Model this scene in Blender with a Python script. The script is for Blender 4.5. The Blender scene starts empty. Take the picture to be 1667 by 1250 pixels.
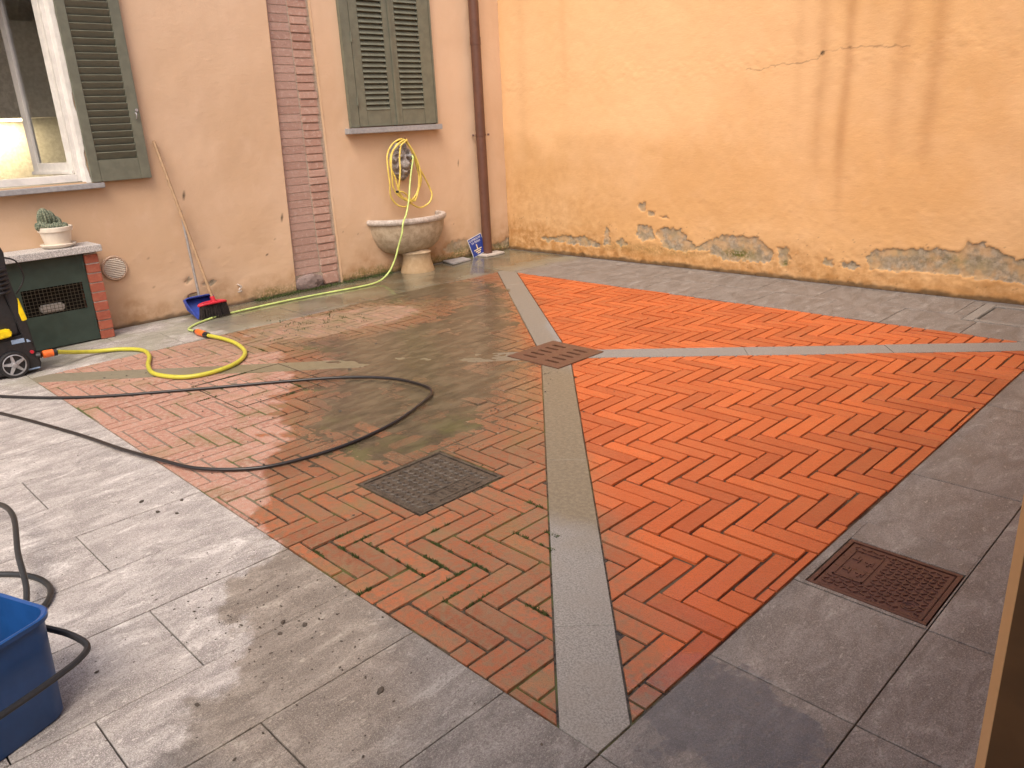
import bpy, bmesh, math, random
import numpy as np
from mathutils import Vector, Matrix
R = math.radians
random.seed(7); rng = np.random.default_rng(7)
scn = bpy.context.scene
COL = scn.collection

# ------------------------------------------------------------------ camera
cam_d = bpy.data.cameras.new('camera'); cam = bpy.data.objects.new('camera', cam_d); COL.objects.link(cam)
cam_d.sensor_width = 36.0; cam_d.lens = 36.0 * 1271.92 / 1667.0
cam_d.clip_start = 0.02; cam_d.clip_end = 500
def _cam():
    pitch, roll, yaw = 0.326343069, -0.0507052136, 0.801761193
    cp, sp = math.cos(pitch), math.sin(pitch)
    up = Vector((0, -cp, -sp)); fwd = Vector((0, -sp, cp)); right = Vector((1, 0, 0))
    ey = math.cos(yaw)*fwd + math.sin(yaw)*right
    ex = math.cos(yaw)*right - math.sin(yaw)*fwd
    rz = Matrix.Rotation(roll, 3, 'Z')
    ex, ey, ez = rz @ ex, rz @ ey, rz @ up          # world axes seen in (right, down, forward)
    A = Matrix((ex, ey, ez))                         # columns: right, down, forward in the world
    r, d, f = A.col[0], A.col[1], A.col[2]
    m = Matrix((( r.x, -d.x, -f.x, 7.087), ( r.y, -d.y, -f.y, -6.931), ( r.z, -d.z, -f.z, 1.55), (0, 0, 0, 1)))
    cam.matrix_world = m
_cam(); scn.camera = cam

# ------------------------------------------------------------------ sky, sun, exposure
SUN_EL, SUN_AZ = 55.0, 145.0        # azimuth: compass bearing the light comes from, 0 = +y, 90 = +x
w = bpy.data.worlds.new('World'); scn.world = w; w.use_nodes = True
wn = w.node_tree; wn.nodes.clear()
sky = wn.nodes.new('ShaderNodeTexSky'); sky.sky_type = 'NISHITA'; sky.sun_disc = False
sky.sun_elevation = R(SUN_EL); sky.sun_rotation = R(SUN_AZ); sky.air_density = 0.8; sky.dust_density = 7.0; sky.ozone_density = 0.3
bg = wn.nodes.new('ShaderNodeBackground'); bg.inputs['Strength'].default_value = 0.15
wo = wn.nodes.new('ShaderNodeOutputWorld')
wn.links.new(sky.outputs[0], bg.inputs[0]); wn.links.new(bg.outputs[0], wo.inputs[0])
sd = bpy.data.lights.new('sun', 'SUN'); sun = bpy.data.objects.new('sun', sd); COL.objects.link(sun)
sd.energy = 0.75; sd.angle = R(30); sd.color = (1.0, 0.93, 0.82)
_dir = Vector((math.sin(R(SUN_AZ))*math.cos(R(SUN_EL)), math.cos(R(SUN_AZ))*math.cos(R(SUN_EL)), math.sin(R(SUN_EL))))
sun.rotation_euler = _dir.to_track_quat('Z', 'Y').to_euler(); sun.location = (3, -3, 9)
scn.view_settings.view_transform = 'Standard'; scn.view_settings.look = 'None'
scn.view_settings.gamma = 1.0; scn.view_settings.exposure = 0.49; scn.view_settings.use_curve_mapping = False

scn.cycles.max_bounces = 5; scn.cycles.diffuse_bounces = 3; scn.cycles.glossy_bounces = 2; scn.cycles.transmission_bounces = 4

# ------------------------------------------------------------------ numpy noise
def vnoise(x, y, seed=0):
    xi = np.floor(x).astype(np.int64); yi = np.floor(y).astype(np.int64)
    fx = x-xi; fy = y-yi; fx = fx*fx*(3-2*fx); fy = fy*fy*(3-2*fy)
    def h(a, b):
        n = (a*374761393 + b*668265263 + seed*144665) & 0x7fffffff
        n = ((n ^ (n >> 13))*1274126177) & 0x7fffffff
        return ((n ^ (n >> 16)) & 0xffff)/65535.0
    return (h(xi, yi)*(1-fx)+h(xi+1, yi)*fx)*(1-fy) + (h(xi, yi+1)*(1-fx)+h(xi+1, yi+1)*fx)*fy
def fbm(x, y, s=1.0, o=4, seed=0):
    t = 0; a = .5; n = 0
    for i in range(o):
        t = t + a*vnoise(x*s, y*s, seed+i*17); n += a; s *= 2.03; a *= .55
    return t/n
def sdpoly(px, py, poly):
    d = np.full(px.shape, 1e9); ins = np.zeros(px.shape, bool); n = len(poly)
    for i in range(n):
        ax, ay = poly[i]; bx, by = poly[(i+1) % n]
        ex, ey = bx-ax, by-ay; wx_, wy_ = px-ax, py-ay
        t = np.clip((wx_*ex+wy_*ey)/(ex*ex+ey*ey+1e-12), 0, 1)
        d = np.minimum(d, np.hypot(wx_-ex*t, wy_-ey*t))
        c = ((ay > py) != (by > py)) & (px < (bx-ax)*(py-ay)/((by-ay) if by != ay else 1e-9)+ax)
        ins ^= c
    return np.where(ins, -d, d)
def sstep(a, b, x):
    t = np.clip((x-a)/(b-a), 0, 1); return t*t*(3-2*t)

# ------------------------------------------------------------------ node helper
class NT:
    def __init__(s, name):
        s.m = bpy.data.materials.new(name); s.m.use_nodes = True
        s.t = s.m.node_tree; s.t.nodes.clear()
        s.out = s.t.nodes.new('ShaderNodeOutputMaterial')
        s.b = s.t.nodes.new('ShaderNodeBsdfPrincipled'); s.t.links.new(s.b.outputs[0], s.out.inputs[0])
        s._pos = None
    def n(s, k): return s.t.nodes.new(k)
    def put(s, sock, v):
        if isinstance(v, bpy.types.NodeSocket): s.t.links.new(v, sock)
        elif isinstance(v, (tuple, list)):
            sock.default_value = tuple(v)+((1.0,) if len(v) == 3 and len(sock.default_value) == 4 else ())
        else: sock.default_value = v
    def ma(s, op, a, b=0.0, c=None, clamp=False):
        q = s.n('ShaderNodeMath'); q.operation = op; q.use_clamp = clamp
        s.put(q.inputs[0], a); s.put(q.inputs[1], b)
        if c is not None: s.put(q.inputs[2], c)
        return q.outputs[0]
    def sm(s, x, a, b, lo=0.0, hi=1.0):
        q = s.n('ShaderNodeMapRange'); q.interpolation_type = 'SMOOTHSTEP'
        s.put(q.inputs[0], x); s.put(q.inputs[1], a); s.put(q.inputs[2], b); s.put(q.inputs[3], lo); s.put(q.inputs[4], hi)
        return q.outputs[0]
    def mix(s, f, a, b, bl='MIX'):
        q = s.n('ShaderNodeMix'); q.data_type = 'RGBA'; q.blend_type = bl
        s.put(q.inputs[0], f); s.put(q.inputs[6], a); s.put(q.inputs[7], b); return q.outputs[2]
    def pos(s):
        if s._pos is None:
            g = s.n('ShaderNodeNewGeometry'); s._pos = g.outputs['Position']
        return s._pos
    def obj(s): return s.n('ShaderNodeTexCoord').outputs['Object']
    def rnd(s): return s.n('ShaderNodeObjectInfo').outputs['Random']
    def sep(s, v):
        q = s.n('ShaderNodeSeparateXYZ'); s.put(q.inputs[0], v); return q.outputs
    def map(s, v, sc=(1, 1, 1), loc=(0, 0, 0), rot=(0, 0, 0)):
        q = s.n('ShaderNodeMapping'); s.put(q.inputs[0], v); s.put(q.inputs[1], loc); s.put(q.inputs[2], rot); s.put(q.inputs[3], sc); return q.outputs[0]
    def noise(s, sc, v=None, det=4, rough=.55, dist=0.0):
        q = s.n('ShaderNodeTexNoise'); s.put(q.inputs['Vector'], v if v is not None else s.pos())
        q.inputs['Scale'].default_value = sc; q.inputs['Detail'].default_value = det; q.inputs['Roughness'].default_value = rough
        q.inputs['Distortion'].default_value = dist
        return q.outputs[0]
    def attr(s, nm):
        q = s.n('ShaderNodeAttribute'); q.attribute_name = nm; return q.outputs['Color']
    def bump(s, h, st=.3, d=.01, nrm=None):
        q = s.n('ShaderNodeBump'); q.inputs['Strength'].default_value = st; q.inputs['Distance'].default_value = d
        s.put(q.inputs['Height'], h)
        if nrm is not None: s.put(q.inputs['Normal'], nrm)
        return q.outputs[0]
    def set(s, **k):
        nm = dict(color='Base Color', rough='Roughness', metal='Metallic', normal='Normal', spec='Specular IOR Level', trans='Transmission Weight', coat='Coat Weight', coatr='Coat Roughness', ior='IOR', emis='Emission Color', emiss='Emission Strength', sss='Subsurface Weight', coatn='Coat Normal')
        for a, v in k.items(): s.put(s.b.inputs[nm[a]], v)
        return s.m

def plain(name, col, rough=.5, metal=0.0, var=.12, sc=30, bump=.05, **k):
    t = NT(name); nz = t.noise(sc, t.obj(), 5); nz2 = t.noise(sc*.17, t.obj(), 3)
    c = t.mix(t.sm(nz, .35, .65), tuple(x*(1-var) for x in col), tuple(min(1, x*(1+var)) for x in col))
    c = t.mix(t.ma('MULTIPLY', t.sm(nz2, .45, .7), .35), c, tuple(x*.75 for x in col))
    return t.set(color=c, rough=t.sm(nz2, .3, .7, rough*.85, min(1, rough*1.15)), metal=metal, normal=t.bump(nz, bump, .004), **k)

# ground wetness / dirt masks, all in metres on the ground
def gmask(t):
    P = t.pos(); x, y, z = t.sep(P)
    n1 = t.ma('SUBTRACT', t.noise(2.2, P, 3, .6), .5); n2 = t.ma('SUBTRACT', t.noise(9, P, 3, .6), .5)
    n3 = t.ma('SUBTRACT', t.noise(40, P, 1, .6), .5)
    jit = t.ma('ADD', t.ma('MULTIPLY', n1, .55), t.ma('ADD', t.ma('MULTIPLY', n2, .25), t.ma('MULTIPLY', n3, .05)))
    def lin(a, b, c): return t.ma('ADD', t.ma('ADD', t.ma('MULTIPLY', x, a), t.ma('MULTIPLY', y, b)), c)
    def ell(cx, cy, rx, ry, ang):
        ca, sa = math.cos(ang), math.sin(ang)
        u = lin(ca/rx, sa/rx, -(ca*cx+sa*cy)/rx); v = lin(-sa/ry, ca/ry, (sa*cx-ca*cy)/ry)
        r = t.ma('SQRT', t.ma('ADD', t.ma('MULTIPLY', u, u), t.ma('MULTIPLY', v, v)))
        return t.ma('MULTIPLY', t.ma('SUBTRACT', 1.0, r), min(rx, ry))
    # clean = beyond the two bands that run from the far corner over the drain to the near corner
    s1 = lin(.622, .783, -(.622*1.07 - .783*1.12)); s2 = lin(.704, .710, -(.704*3.72 - .710*3.37))
    s = t.ma('MINIMUM', s1, s2)
    clean = t.sm(t.ma('ADD', s, t.ma('MULTIPLY', jit, .55)), -.34, -.02)
    sa = lin(-.56, -.83, .56*2.43 - .83*4.37 - .10); sb = lin(0, -1, -4.25)
    dr = t.ma('MAXIMUM', t.ma('MINIMUM', sa, sb), ell(1.40, -3.55, .38, .75, -.35))
    dry = t.sm(t.ma('ADD', dr, t.ma('MULTIPLY', jit, 1.1)), -.03, .04)
    md = t.ma('MINIMUM', ell(2.3, -3.35, 2.7, 1.15, -.72), t.ma('MULTIPLY', dr, -1.0))
    md = t.ma('MINIMUM', md, t.ma('ADD', t.ma('MULTIPLY', s, -1.0), .02))
    mud = t.sm(t.ma('ADD', md, t.ma('MULTIPLY', jit, 1.0)), -.12, .42)
    mud = t.ma('MULTIPLY', mud, t.ma('SUBTRACT', 1.0, dry))
    pud = t.sm(t.ma('ADD', ell(6.20, -5.42, .30, .24, .7), t.ma('MULTIPLY', jit, 1.0)), -.02, .06)
    return dict(x=x, y=y, P=P, n1=n1, n2=n2, n3=n3, s=s, s2=s2, clean=clean, dry=dry, mud=mud, pud=pud, lin=lin, ell=ell, jit=jit)

def mat_brick():
    t = NT('paving_brick'); g = gmask(t); r = t.rnd()
    fine = t.noise(260, g['P'], 1, .7); med = t.noise(38, g['P'], 3, .65)
    drc = t.mix(r, (.46, .255, .19), (.37, .19, .14)); drc = t.mix(t.sm(med, .42, .68), drc, (.47, .325, .26))
    wtc = t.mix(r, (.40, .125, .052), (.24, .08, .038)); wtc = t.mix(t.sm(med, .40, .66), wtc, (.22, .13, .075)); wtc = t.mix(t.sm(t.noise(6, g['P'], 3), .42, .62, 0, .35), wtc, (.25, .155, .09))
    clc = t.mix(r, (.62, .135, .035), (.42, .085, .024)); clc = t.mix(t.ma('MULTIPLY', t.sm(med, .45, .7), .4), clc, (.52, .125, .042))
    c = t.mix(g['dry'], wtc, drc); c = t.mix(g['clean'], c, clc)
    grn = t.ma('MULTIPLY', t.sm(t.noise(3.1, g['P'], 3, .65), .5, .66), t.ma('MULTIPLY', t.ma('SUBTRACT', 1.0, g['clean']), .38))
    c = t.mix(grn, c, (.20, .17, .075))
    far = t.ma('MULTIPLY', t.sm(g['ell'](1.35, -3.6, .75, 1.4, 0), -.1, .5), t.sm(t.noise(7, g['P'], 3), .3, .6, .25, .8))
    c = t.mix(far, c, (.23, .18, .105))
    mc = t.mix(t.sm(t.noise(14, t.map(g['P'], (1, .35, 1), rot=(0, 0, .8)), 4), .4, .65), (.082, .064, .040), (.135, .107, .068))
    c = t.mix(t.ma('MULTIPLY', g['mud'], t.sm(t.noise(30, g['P'], 2), .3, .6, .55, .93)), c, mc)
    c = t.mix(.30, c, t.mix(t.sm(fine, .38, .62), (0, 0, 0), c), 'MULTIPLY') if False else t.mix(t.sm(fine, .48, .66, 0, .38), c, (.07, .04, .022))
    wet = t.ma('SUBTRACT', 1.0, g['dry'])
    ro = t.sm(g['dry'], 0, 1, .36, .85)
    ro = t.ma('ADD', ro, t.ma('MULTIPLY', t.ma('SUBTRACT', t.noise(12, g['P'], 3), .5), .25))
    ro = t.mix(g['mud'], ro, (.2, .2, .2)); ro = t.mix(g['pud'], ro, (.13, .13, .13))
    h = t.ma('ADD', t.ma('MULTIPLY', fine, .5), med)
    return t.set(color=c, rough=ro, normal=t.bump(h, .45, .006), spec=t.sm(wet, 0, 1, .25, .6), coat=t.ma('MAXIMUM', g['pud'], t.ma('ADD', t.ma('MULTIPLY', g['mud'], .7), t.ma('MULTIPLY', wet, t.sm(t.noise(5, g['P'], 2), .45, .65, 0, .3)))), coatr=.1, coatn=t.bump(t.noise(26, g['P'], 2), .25, .006))

def mat_slab():
    t = NT('gneiss_slab'); g = gmask(t); r = t.rnd()
    off = t.n('ShaderNodeCombineXYZ'); t.put(off.inputs[0], t.ma('MULTIPLY', r, 37)); t.put(off.inputs[1], t.ma('MULTIPLY', r, 91)); t.put(off.inputs[2], 0)
    va = t.n('ShaderNodeVectorMath'); va.operation = 'ADD'; t.put(va.inputs[0], g['P']); t.put(va.inputs[1], off.outputs[0])
    V = va.outputs[0]
    ve = t.noise(7, t.map(V, (1.7, .7, 1), rot=(0, 0, .15)), 5, .7, .7); gr = t.noise(120, t.map(g['P'], (1.3, .8, 1)), 2, .8); gr2 = t.noise(260, g['P'], 1, .8)
    big = t.noise(3.2, t.map(V, (1.4, .6, 1)), 4)
    c = t.mix(t.sm(ve, .38, .62), (.27, .25, .24), (.49, .46, .44))
    fl = t.noise(34, t.map(V, (1.5, .7, 1), rot=(0, 0, .1)), 3, .75)
    c = t.mix(t.sm(fl, .42, .62, 0, .5), c, (.30, .27, .25)); c = t.mix(t.ma('MULTIPLY', t.sm(fl, .58, .68), .65), c, (.74, .71, .67))
    c = t.mix(t.ma('MULTIPLY', t.sm(ve, .58, .68), .6), c, (.74, .72, .69))
    c = t.mix(t.ma('MULTIPLY', t.sm(big, .5, .7), .35), c, (.40, .36, .345))
    c = t.mix(t.sm(gr, .48, .64, 0, .6), c, (.19, .165, .15)); c = t.mix(t.sm(gr2, .52, .66, 0, .5), c, (.75, .71, .67))
    # wet stone: darker; tan silt on the near wet part
    wetc = t.mix(1.0, c, (.50, .50, .50), 'MULTIPLY')
    tan = t.ma('MULTIPLY', t.sm(t.ma('ADD', g['ell'](4.95, -5.98, .85, .42, -.45), t.ma('MULTIPLY', g['jit'], .5)), -.08, .16), .7)
    wetc = t.mix(tan, wetc, t.mix(1.0, c, (.70, .645, .56), 'MULTIPLY'))
    c2 = t.mix(g['dry'], wetc, c)
    # right-edge slabs damp, lightened to offset the shade there; brown soiling by left wall
    br = t.ma('MULTIPLY', t.sm(t.ma('ADD', g['lin'](1, 0, -6.05), t.ma('MULTIPLY', g['n1'], .25)), 0, .15), t.sm(g['y'], -5.6, -5.1, .15, .7))
    c2 = t.mix(br, c2, t.mix(1.0, c2, (1.42, 1.37, 1.30), 'MULTIPLY'))
    mc = t.mix(t.noise(14, t.map(g['P'], (1, .4, 1), rot=(0, 0, .5)), 4), (.10, .075, .045), (.18, .15, .10))
    c2 = t.mix(t.ma('MULTIPLY', g['mud'], .82), c2, mc)
    gl = t.ma('MULTIPLY', t.sm(t.ma('ADD', g['lin'](-1, 0, 1.05), t.ma('MULTIPLY', g['n1'], .8)), -.15, .3), t.sm(g['y'], -3.6, -4.4, .88, 0))
    c2 = t.mix(gl, c2, (.10, .085, .05))
    gg = t.ma('MULTIPLY', t.ma('MULTIPLY', t.sm(g['lin'](-1, 0, 1.35), 0, .25), t.sm(t.noise(2.6, g['P'], 4), .35, .6)), .6)
    c2 = t.mix(gg, c2, (.24, .235, .17))
    c2 = t.mix(t.ma('MULTIPLY', g['pud'], .6), c2, (.07, .065, .06))
    ro = t.mix(g['dry'], t.sm(ve, .35, .65, .42, .55), (.85, .85, .85)); ro = t.mix(t.ma('MULTIPLY', g['mud'], .8), ro, (.25, .25, .25)); ro = t.mix(gl, ro, (.22, .22, .22))
    ro = t.mix(g['pud'], ro, (.12, .12, .12))
    h = t.ma('ADD', t.ma('MULTIPLY', gr, .7), t.ma('ADD', t.ma('MULTIPLY', ve, 1.2), fl))
    return t.set(color=c2, rough=ro, normal=t.bump(h, .6, .007), spec=t.sm(g['dry'], 0, 1, .5, .25), coat=t.ma('MAXIMUM', g['pud'], t.ma('MULTIPLY', t.ma('MAXIMUM', g['mud'], gl), .8)), coatr=.06, coatn=t.bump(t.noise(22, g['P'], 2), .25, .006))

def mat_band():
    t = NT('granite_band'); g = gmask(t)
    gr = t.noise(150, g['P'], 4, .75); gr2 = t.noise(420, g['P'], 2, .7); bl = t.noise(4, g['P'], 5, .6)
    c = t.mix(t.sm(gr, .38, .62), (.165, .157, .148), (.31, .297, .28)); c = t.mix(t.sm(gr2, .55, .72, 0, .4), c, (.46, .44, .42))
    c = t.mix(t.sm(bl, .45, .65, 0, .4), c, (.25, .225, .20))
    # mud line left by the washing: stops short of the clean edge, fades towards the near corner
    st = t.sm(t.ma('ADD', g['s'], t.ma('MULTIPLY', g['jit'], .16)), .075, .045)
    st = t.ma('MULTIPLY', st, t.sm(t.ma('ADD', g['y'], t.ma('MULTIPLY', g['n1'], .4)), -5.05, -4.75))
    st = t.ma('MULTIPLY', st, t.sm(g['y'], -3.05, -3.5, .45, 1))
    c = t.mix(t.ma('MULTIPLY', st, .72), c, t.mix(t.sm(t.noise(50, g['P'], 4), .35, .7), (.125, .098, .05), (.22, .18, .11)))
    lf = t.ma('MULTIPLY', t.sm(g['x'], 3.35, 3.0), t.sm(g['y'], -2.9, -3.2))
    c = t.mix(t.ma('MULTIPLY', lf, t.sm(g['dry'], 0, 1, .9, .78)), c, t.mix(t.noise(22, g['P'], 4), (.135, .115, .065), (.27, .235, .155)))
    ro = t.ma('SUBTRACT', .62, t.ma('MULTIPLY', st, .25))
    return t.set(color=c, rough=ro, normal=t.bump(gr, .35, .004))

def mat_joint():
    t = NT('joint_dirt'); g = gmask(t)
    a = t.noise(60, g['P'], 4); b = t.noise(6, g['P'], 4)
    c = t.mix(t.sm(a, .35, .65), (.022, .017, .012), (.08, .062, .043))
    c = t.mix(t.ma('MULTIPLY', g['dry'], .8), c, t.mix(a, (.16, .12, .09), (.30, .24, .19)))
    c = t.mix(t.ma('MULTIPLY', g['clean'], .85), c, t.mix(t.sm(b, .4, .65), (.022, .007, .004), (.10, .07, .045)))
    c = t.mix(t.ma('MULTIPLY', t.sm(t.noise(3.1, g['P'], 3, .65), .48, .62), t.ma('SUBTRACT', 1.0, g['clean'])), c, (.085, .095, .03))
    mc = t.mix(t.sm(t.noise(14, t.map(g['P'], (1, .35, 1), rot=(0, 0, .8)), 4), .4, .65), (.082, .064, .040), (.135, .107, .068))
    c = t.mix(g['mud'], c, mc)
    ro = t.mix(g['dry'], (.22, .22, .22), (.9, .9, .9)); ro = t.mix(t.ma('MULTIPLY', g['clean'], .6), ro, (.5, .5, .5))
    return t.set(color=c, rough=ro, normal=t.bump(a, .3, .006))

def mat_plaster(name, ca, cb, cc):
    t = NT(name); P = t.pos(); A = t.sep(t.attr('wear')); peel, moss, streak = A[0], A[1], A[2]
    B = t.sep(t.attr('grime')); gri = B[0]; pale = B[1]; chip = B[2]
    big = t.noise(.7, P, 5, .6); med = t.noise(5, P, 5, .6); fine = t.noise(90, P, 4, .65); troweled = t.noise(16, t.map(P, (1, 1, 2.2)), 4, .6)
    c = t.mix(t.sm(big, .35, .65), ca, cb); c = t.mix(t.sm(med, .5, .75, 0, .35), c, cc)
    c = t.mix(t.sm(fine, .5, .8, 0, .12), c, tuple(x*.7 for x in cb))
    c = t.mix(t.ma('MULTIPLY', pale, .55), c, tuple(min(1, x*1.18+.03) for x in ca))
    c = t.mix(t.ma('MULTIPLY', streak, .5), c, t.mix(1.0, c, (.60, .50, .42), 'MULTIPLY'))
    c = t.mix(t.ma('MULTIPLY', gri, t.sm(t.noise(11, P, 5, .65), .3, .65, .25, .9)), c, t.mix(1.0, c, (.58, .46, .30), 'MULTIPLY'))
    ren = t.mix(t.sm(t.noise(35, P, 4), .35, .68), (.25, .205, .145), (.40, .335, .255)); ren = t.mix(t.sm(med, .4, .7), ren, (.36, .28, .165))
    c = t.mix(t.sm(t.ma('ADD', peel, t.ma('MULTIPLY', t.ma('SUBTRACT', med, .5), .9)), .25, .75), c, t.mix(t.sm(t.noise(9, P, 3), .42, .62), ren, t.mix(.45, ren, cb)))
    ms = t.ma('MULTIPLY', moss, t.sm(t.noise(48, P, 4), .3, .6))
    c = t.mix(ms, c, t.mix(t.noise(120, P, 2), (.06, .065, .015), (.17, .165, .04)))
    c = t.mix(chip, c, (.05, .038, .025))
    h = t.ma('ADD', t.ma('MULTIPLY', troweled, 1.0), t.ma('MULTIPLY', fine, .35))
    return t.set(color=c, rough=.85, spec=.2, normal=t.bump(h, .2, .012))

def mat_wallbrick(name, ca, cb, pale):
    t = NT(name); r = t.rnd(); P = t.pos(); n = t.noise(28, P, 5, .65); f = t.noise(140, P, 3)
    c = t.mix(r, ca, cb); c = t.mix(t.sm(n, .48, .72, 0, .7), c, pale); c = t.mix(t.sm(f, .55, .75, 0, .35), c, tuple(x*.45 for x in cb))
    return t.set(color=c, rough=.85, spec=.2, normal=t.bump(t.ma('ADD', n, t.ma('MULTIPLY', f, .4)), .5, .012))

def mat_iron(name, c1, c2, c3, ro=.5, wet=0):
    t = NT(name); P = t.pos(); n = t.noise(26, P, 5, .65); f = t.noise(150, P, 3)
    c = t.mix(t.sm(n, .35, .65), c1, c2); c = t.mix(t.sm(f, .5, .75, 0, .6), c, c3)
    return t.set(color=c, rough=t.sm(n, .3, .7, ro*.7, ro*1.2), metal=.25, normal=t.bump(t.ma('ADD', n, f), .25, .004))

def mat_granite():
    t = NT('speckled_granite'); P = t.pos(); f = t.noise(220, P, 3, .7); g2 = t.noise(95, P, 3, .7)
    c = t.mix(t.sm(f, .42, .58), (.28, .265, .255), (.68, .65, .62)); c = t.mix(t.sm(g2, .55, .68, 0, .6), c, (.16, .15, .15))
    return t.set(color=c, rough=.6, normal=t.bump(f, .1, .003))

M = {}
M['brick'] = mat_brick(); M['slab'] = mat_slab(); M['band'] = mat_band(); M['joint'] = mat_joint()
M['pl_yellow'] = mat_plaster('yellow_plaster', (.71, .45, .23), (.65, .385, .17), (.74, .475, .255))
M['pl_peach'] = mat_plaster('peach_plaster', (.645, .46, .315), (.59, .405, .26), (.67, .485, .345))
M['wbrick'] = mat_wallbrick('smooth_brick', (.45, .30, .25), (.385, .245, .20), (.50, .37, .32))
M['rbrick'] = mat_wallbrick('rough_brick', (.48, .31, .25), (.40, .24, .19), (.58, .44, .37))
M['pierbrick'] = mat_wallbrick('pier_brick', (.42, .13, .08), (.34, .10, .065), (.45, .18, .12))
M['mortar'] = plain('mortar', (.40, .33, .26), .95, sc=60, bump=.3)
M['greymortar'] = plain('grey_mortar', (.46, .42, .38), .95, sc=60, bump=.3)
M['rust'] = mat_iron('rusty_iron', (.12, .062, .042), (.175, .085, .055), (.22, .12, .075), .5)
M['rustdark'] = mat_iron('rusty_cover', (.085, .038, .032), (.125, .058, .045), (.17, .08, .055), .36)
M['wetiron'] = mat_iron('wet_dark_iron', (.06, .05, .042), (.11, .092, .075), (.18, .15, .115), .22)
M['dark'] = plain('pit_dark', (.012, .010, .008), .9)
M['shutter'] = plain('shutter_green_paint', (.15, .155, .115), .5, sc=14, var=.1, bump=.04)
M['greendoor'] = plain('dark_green_door_paint', (.036, .058, .047), .42, sc=10, bump=.03)
M['granite'] = mat_granite()
M['sill'] = plain('grey_sill_stone', (.33, .325, .33), .75, sc=40, bump=.15)
M['white'] = plain('old_white_paint', (.76, .73, .68), .6, sc=12, var=.08, bump=.12)
M['pipe'] = plain('brown_pipe_paint', (.118, .052, .034), .45, sc=9, var=.1)
M['blueplastic'] = plain('blue_plastic', (.012, .072, .25), .38, sc=20, var=.08, bump=.02)
M['panblue'] = plain('dustpan_blue', (.035, .065, .33), .45, sc=25)
M['redplastic'] = plain('red_plastic', (.55, .022, .04), .38, sc=25)
M['bristle'] = plain('dark_bristles', (.032, .024, .022), .8, sc=90, bump=.3)
M['wood'] = plain('broom_wood', (.40, .26, .15), .6, sc=18)
M['greymetal'] = plain('grey_tube', (.34, .32, .31), .4, metal=.3)
M['yellowhose'] = plain('yellow_hose', (.52, .49, .055), .38, sc=20, var=.06, bump=.02)
M['palehose'] = plain('old_yellow_hose', (.72, .56, .12), .42, sc=20, var=.1, bump=.02)
M['greenhose'] = plain('green_hose', (.50, .62, .20), .36, sc=20, var=.12, bump=.02)
M['blackrubber'] = plain('black_rubber', (.018, .016, .017), .32, sc=40)
M['greyrubber'] = plain('grey_rubber_hose', (.022, .025, .027), .42, sc=40)
M['black'] = plain('black_plastic', (.022, .022, .024), .45, sc=60, bump=.06)
M['yellow'] = plain('yellow_plastic', (.85, .62, .01), .4, sc=20)
M['orange'] = plain('orange_plastic', (.80, .16, .03), .4, sc=20)
M['silver'] = plain('silver_plastic', (.42, .42, .44), .35, metal=.4)
M['sticker'] = plain('pale_blue_sticker', (.30, .42, .60), .4)
M['terracream'] = plain('cream_pot', (.74, .66, .55), .6, sc=14, var=.07)
M['soil'] = plain('soil', (.045, .032, .022), .95, sc=80, bump=.5)
M['mouldstone'] = None
M['signblue'] = plain('sign_blue', (.018, .045, .26), .4, sc=30)
M['signwhite'] = plain('sign_white', (.75, .75, .74), .5)
M['signyellow'] = plain('sign_cream', (.80, .66, .36), .5)
M['moss'] = plain('moss_green', (.055, .075, .018), .9, sc=70, var=.4, bump=.3)
M['clod'] = plain('dirt_clod', (.075, .06, .048), .9, sc=90, var=.3, bump=.4)
M['rag'] = plain('grey_rag', (.42, .42, .43), .95, sc=60, bump=.6)
M['chrome'] = plain('tap_steel', (.6, .6, .6), .2, metal=.9)
M['kitchen'] = plain('pale_kitchen_paint', (.80, .80, .80), .5)
M['counter'] = plain('grey_counter', (.22, .225, .24), .5)
def _stone():
    t = NT('weathered_stone'); P = t.pos(); n = t.noise(14, P, 6, .68); f = t.noise(120, P, 3); x, y, z = t.sep(P)
    c = t.mix(t.sm(n, .35, .65), (.37, .285, .19), (.52, .42, .30)); c = t.mix(t.sm(f, .5, .75, 0, .5), c, (.16, .12, .08))
    c = t.mix(t.ma('MULTIPLY', t.sm(z, .30, .10), .55), c, (.36, .22, .09))
    return t.set(color=c, rough=.75, normal=t.bump(t.ma('ADD', n, f), .4, .008))
def _rimstone():
    t = NT('pale_rim_stone'); P = t.pos(); n = t.noise(22, P, 6, .68); f = t.noise(140, P, 3)
    c = t.mix(t.sm(n, .35, .65), (.40, .34, .29), (.60, .54, .49)); c = t.mix(t.sm(f, .5, .72, 0, .55), c, (.22, .18, .15))
    return t.set(color=c, rough=.7, normal=t.bump(t.ma('ADD', n, f), .4, .006))
M['stone'] = _stone(); M['rimstone'] = _rimstone()
def _mask():
    t = NT('grey_mask_stone'); P = t.pos(); n = t.noise(30, P, 5, .65)
    c = t.mix(t.sm(n, .35, .65), (.20, .165, .145), (.38, .34, .32))
    return t.set(color=c, rough=.75, normal=t.bump(n, .35, .006))
M['mask'] = _mask()
def _cactus():
    t = NT('cactus_skin'); n = t.noise(90, t.pos(), 3); c = t.mix(t.sm(n, .4, .65), (.075, .10, .065), (.24, .25, .17))
    return t.set(color=c, rough=.7, normal=t.bump(n, .5, .004))
M['cactus'] = _cactus()
def _glass():
    t = NT('window_glass'); return t.set(color=(.95, .97, .97), rough=.03, trans=1.0, ior=1.45)
M['glass'] = _glass()
def _lamp():
    t = NT('lit_lamp_tube'); return t.set(color=(1, .85, .5), emis=(1, .78, .42), emiss=6.0)
M['lamp'] = _lamp()

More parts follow.
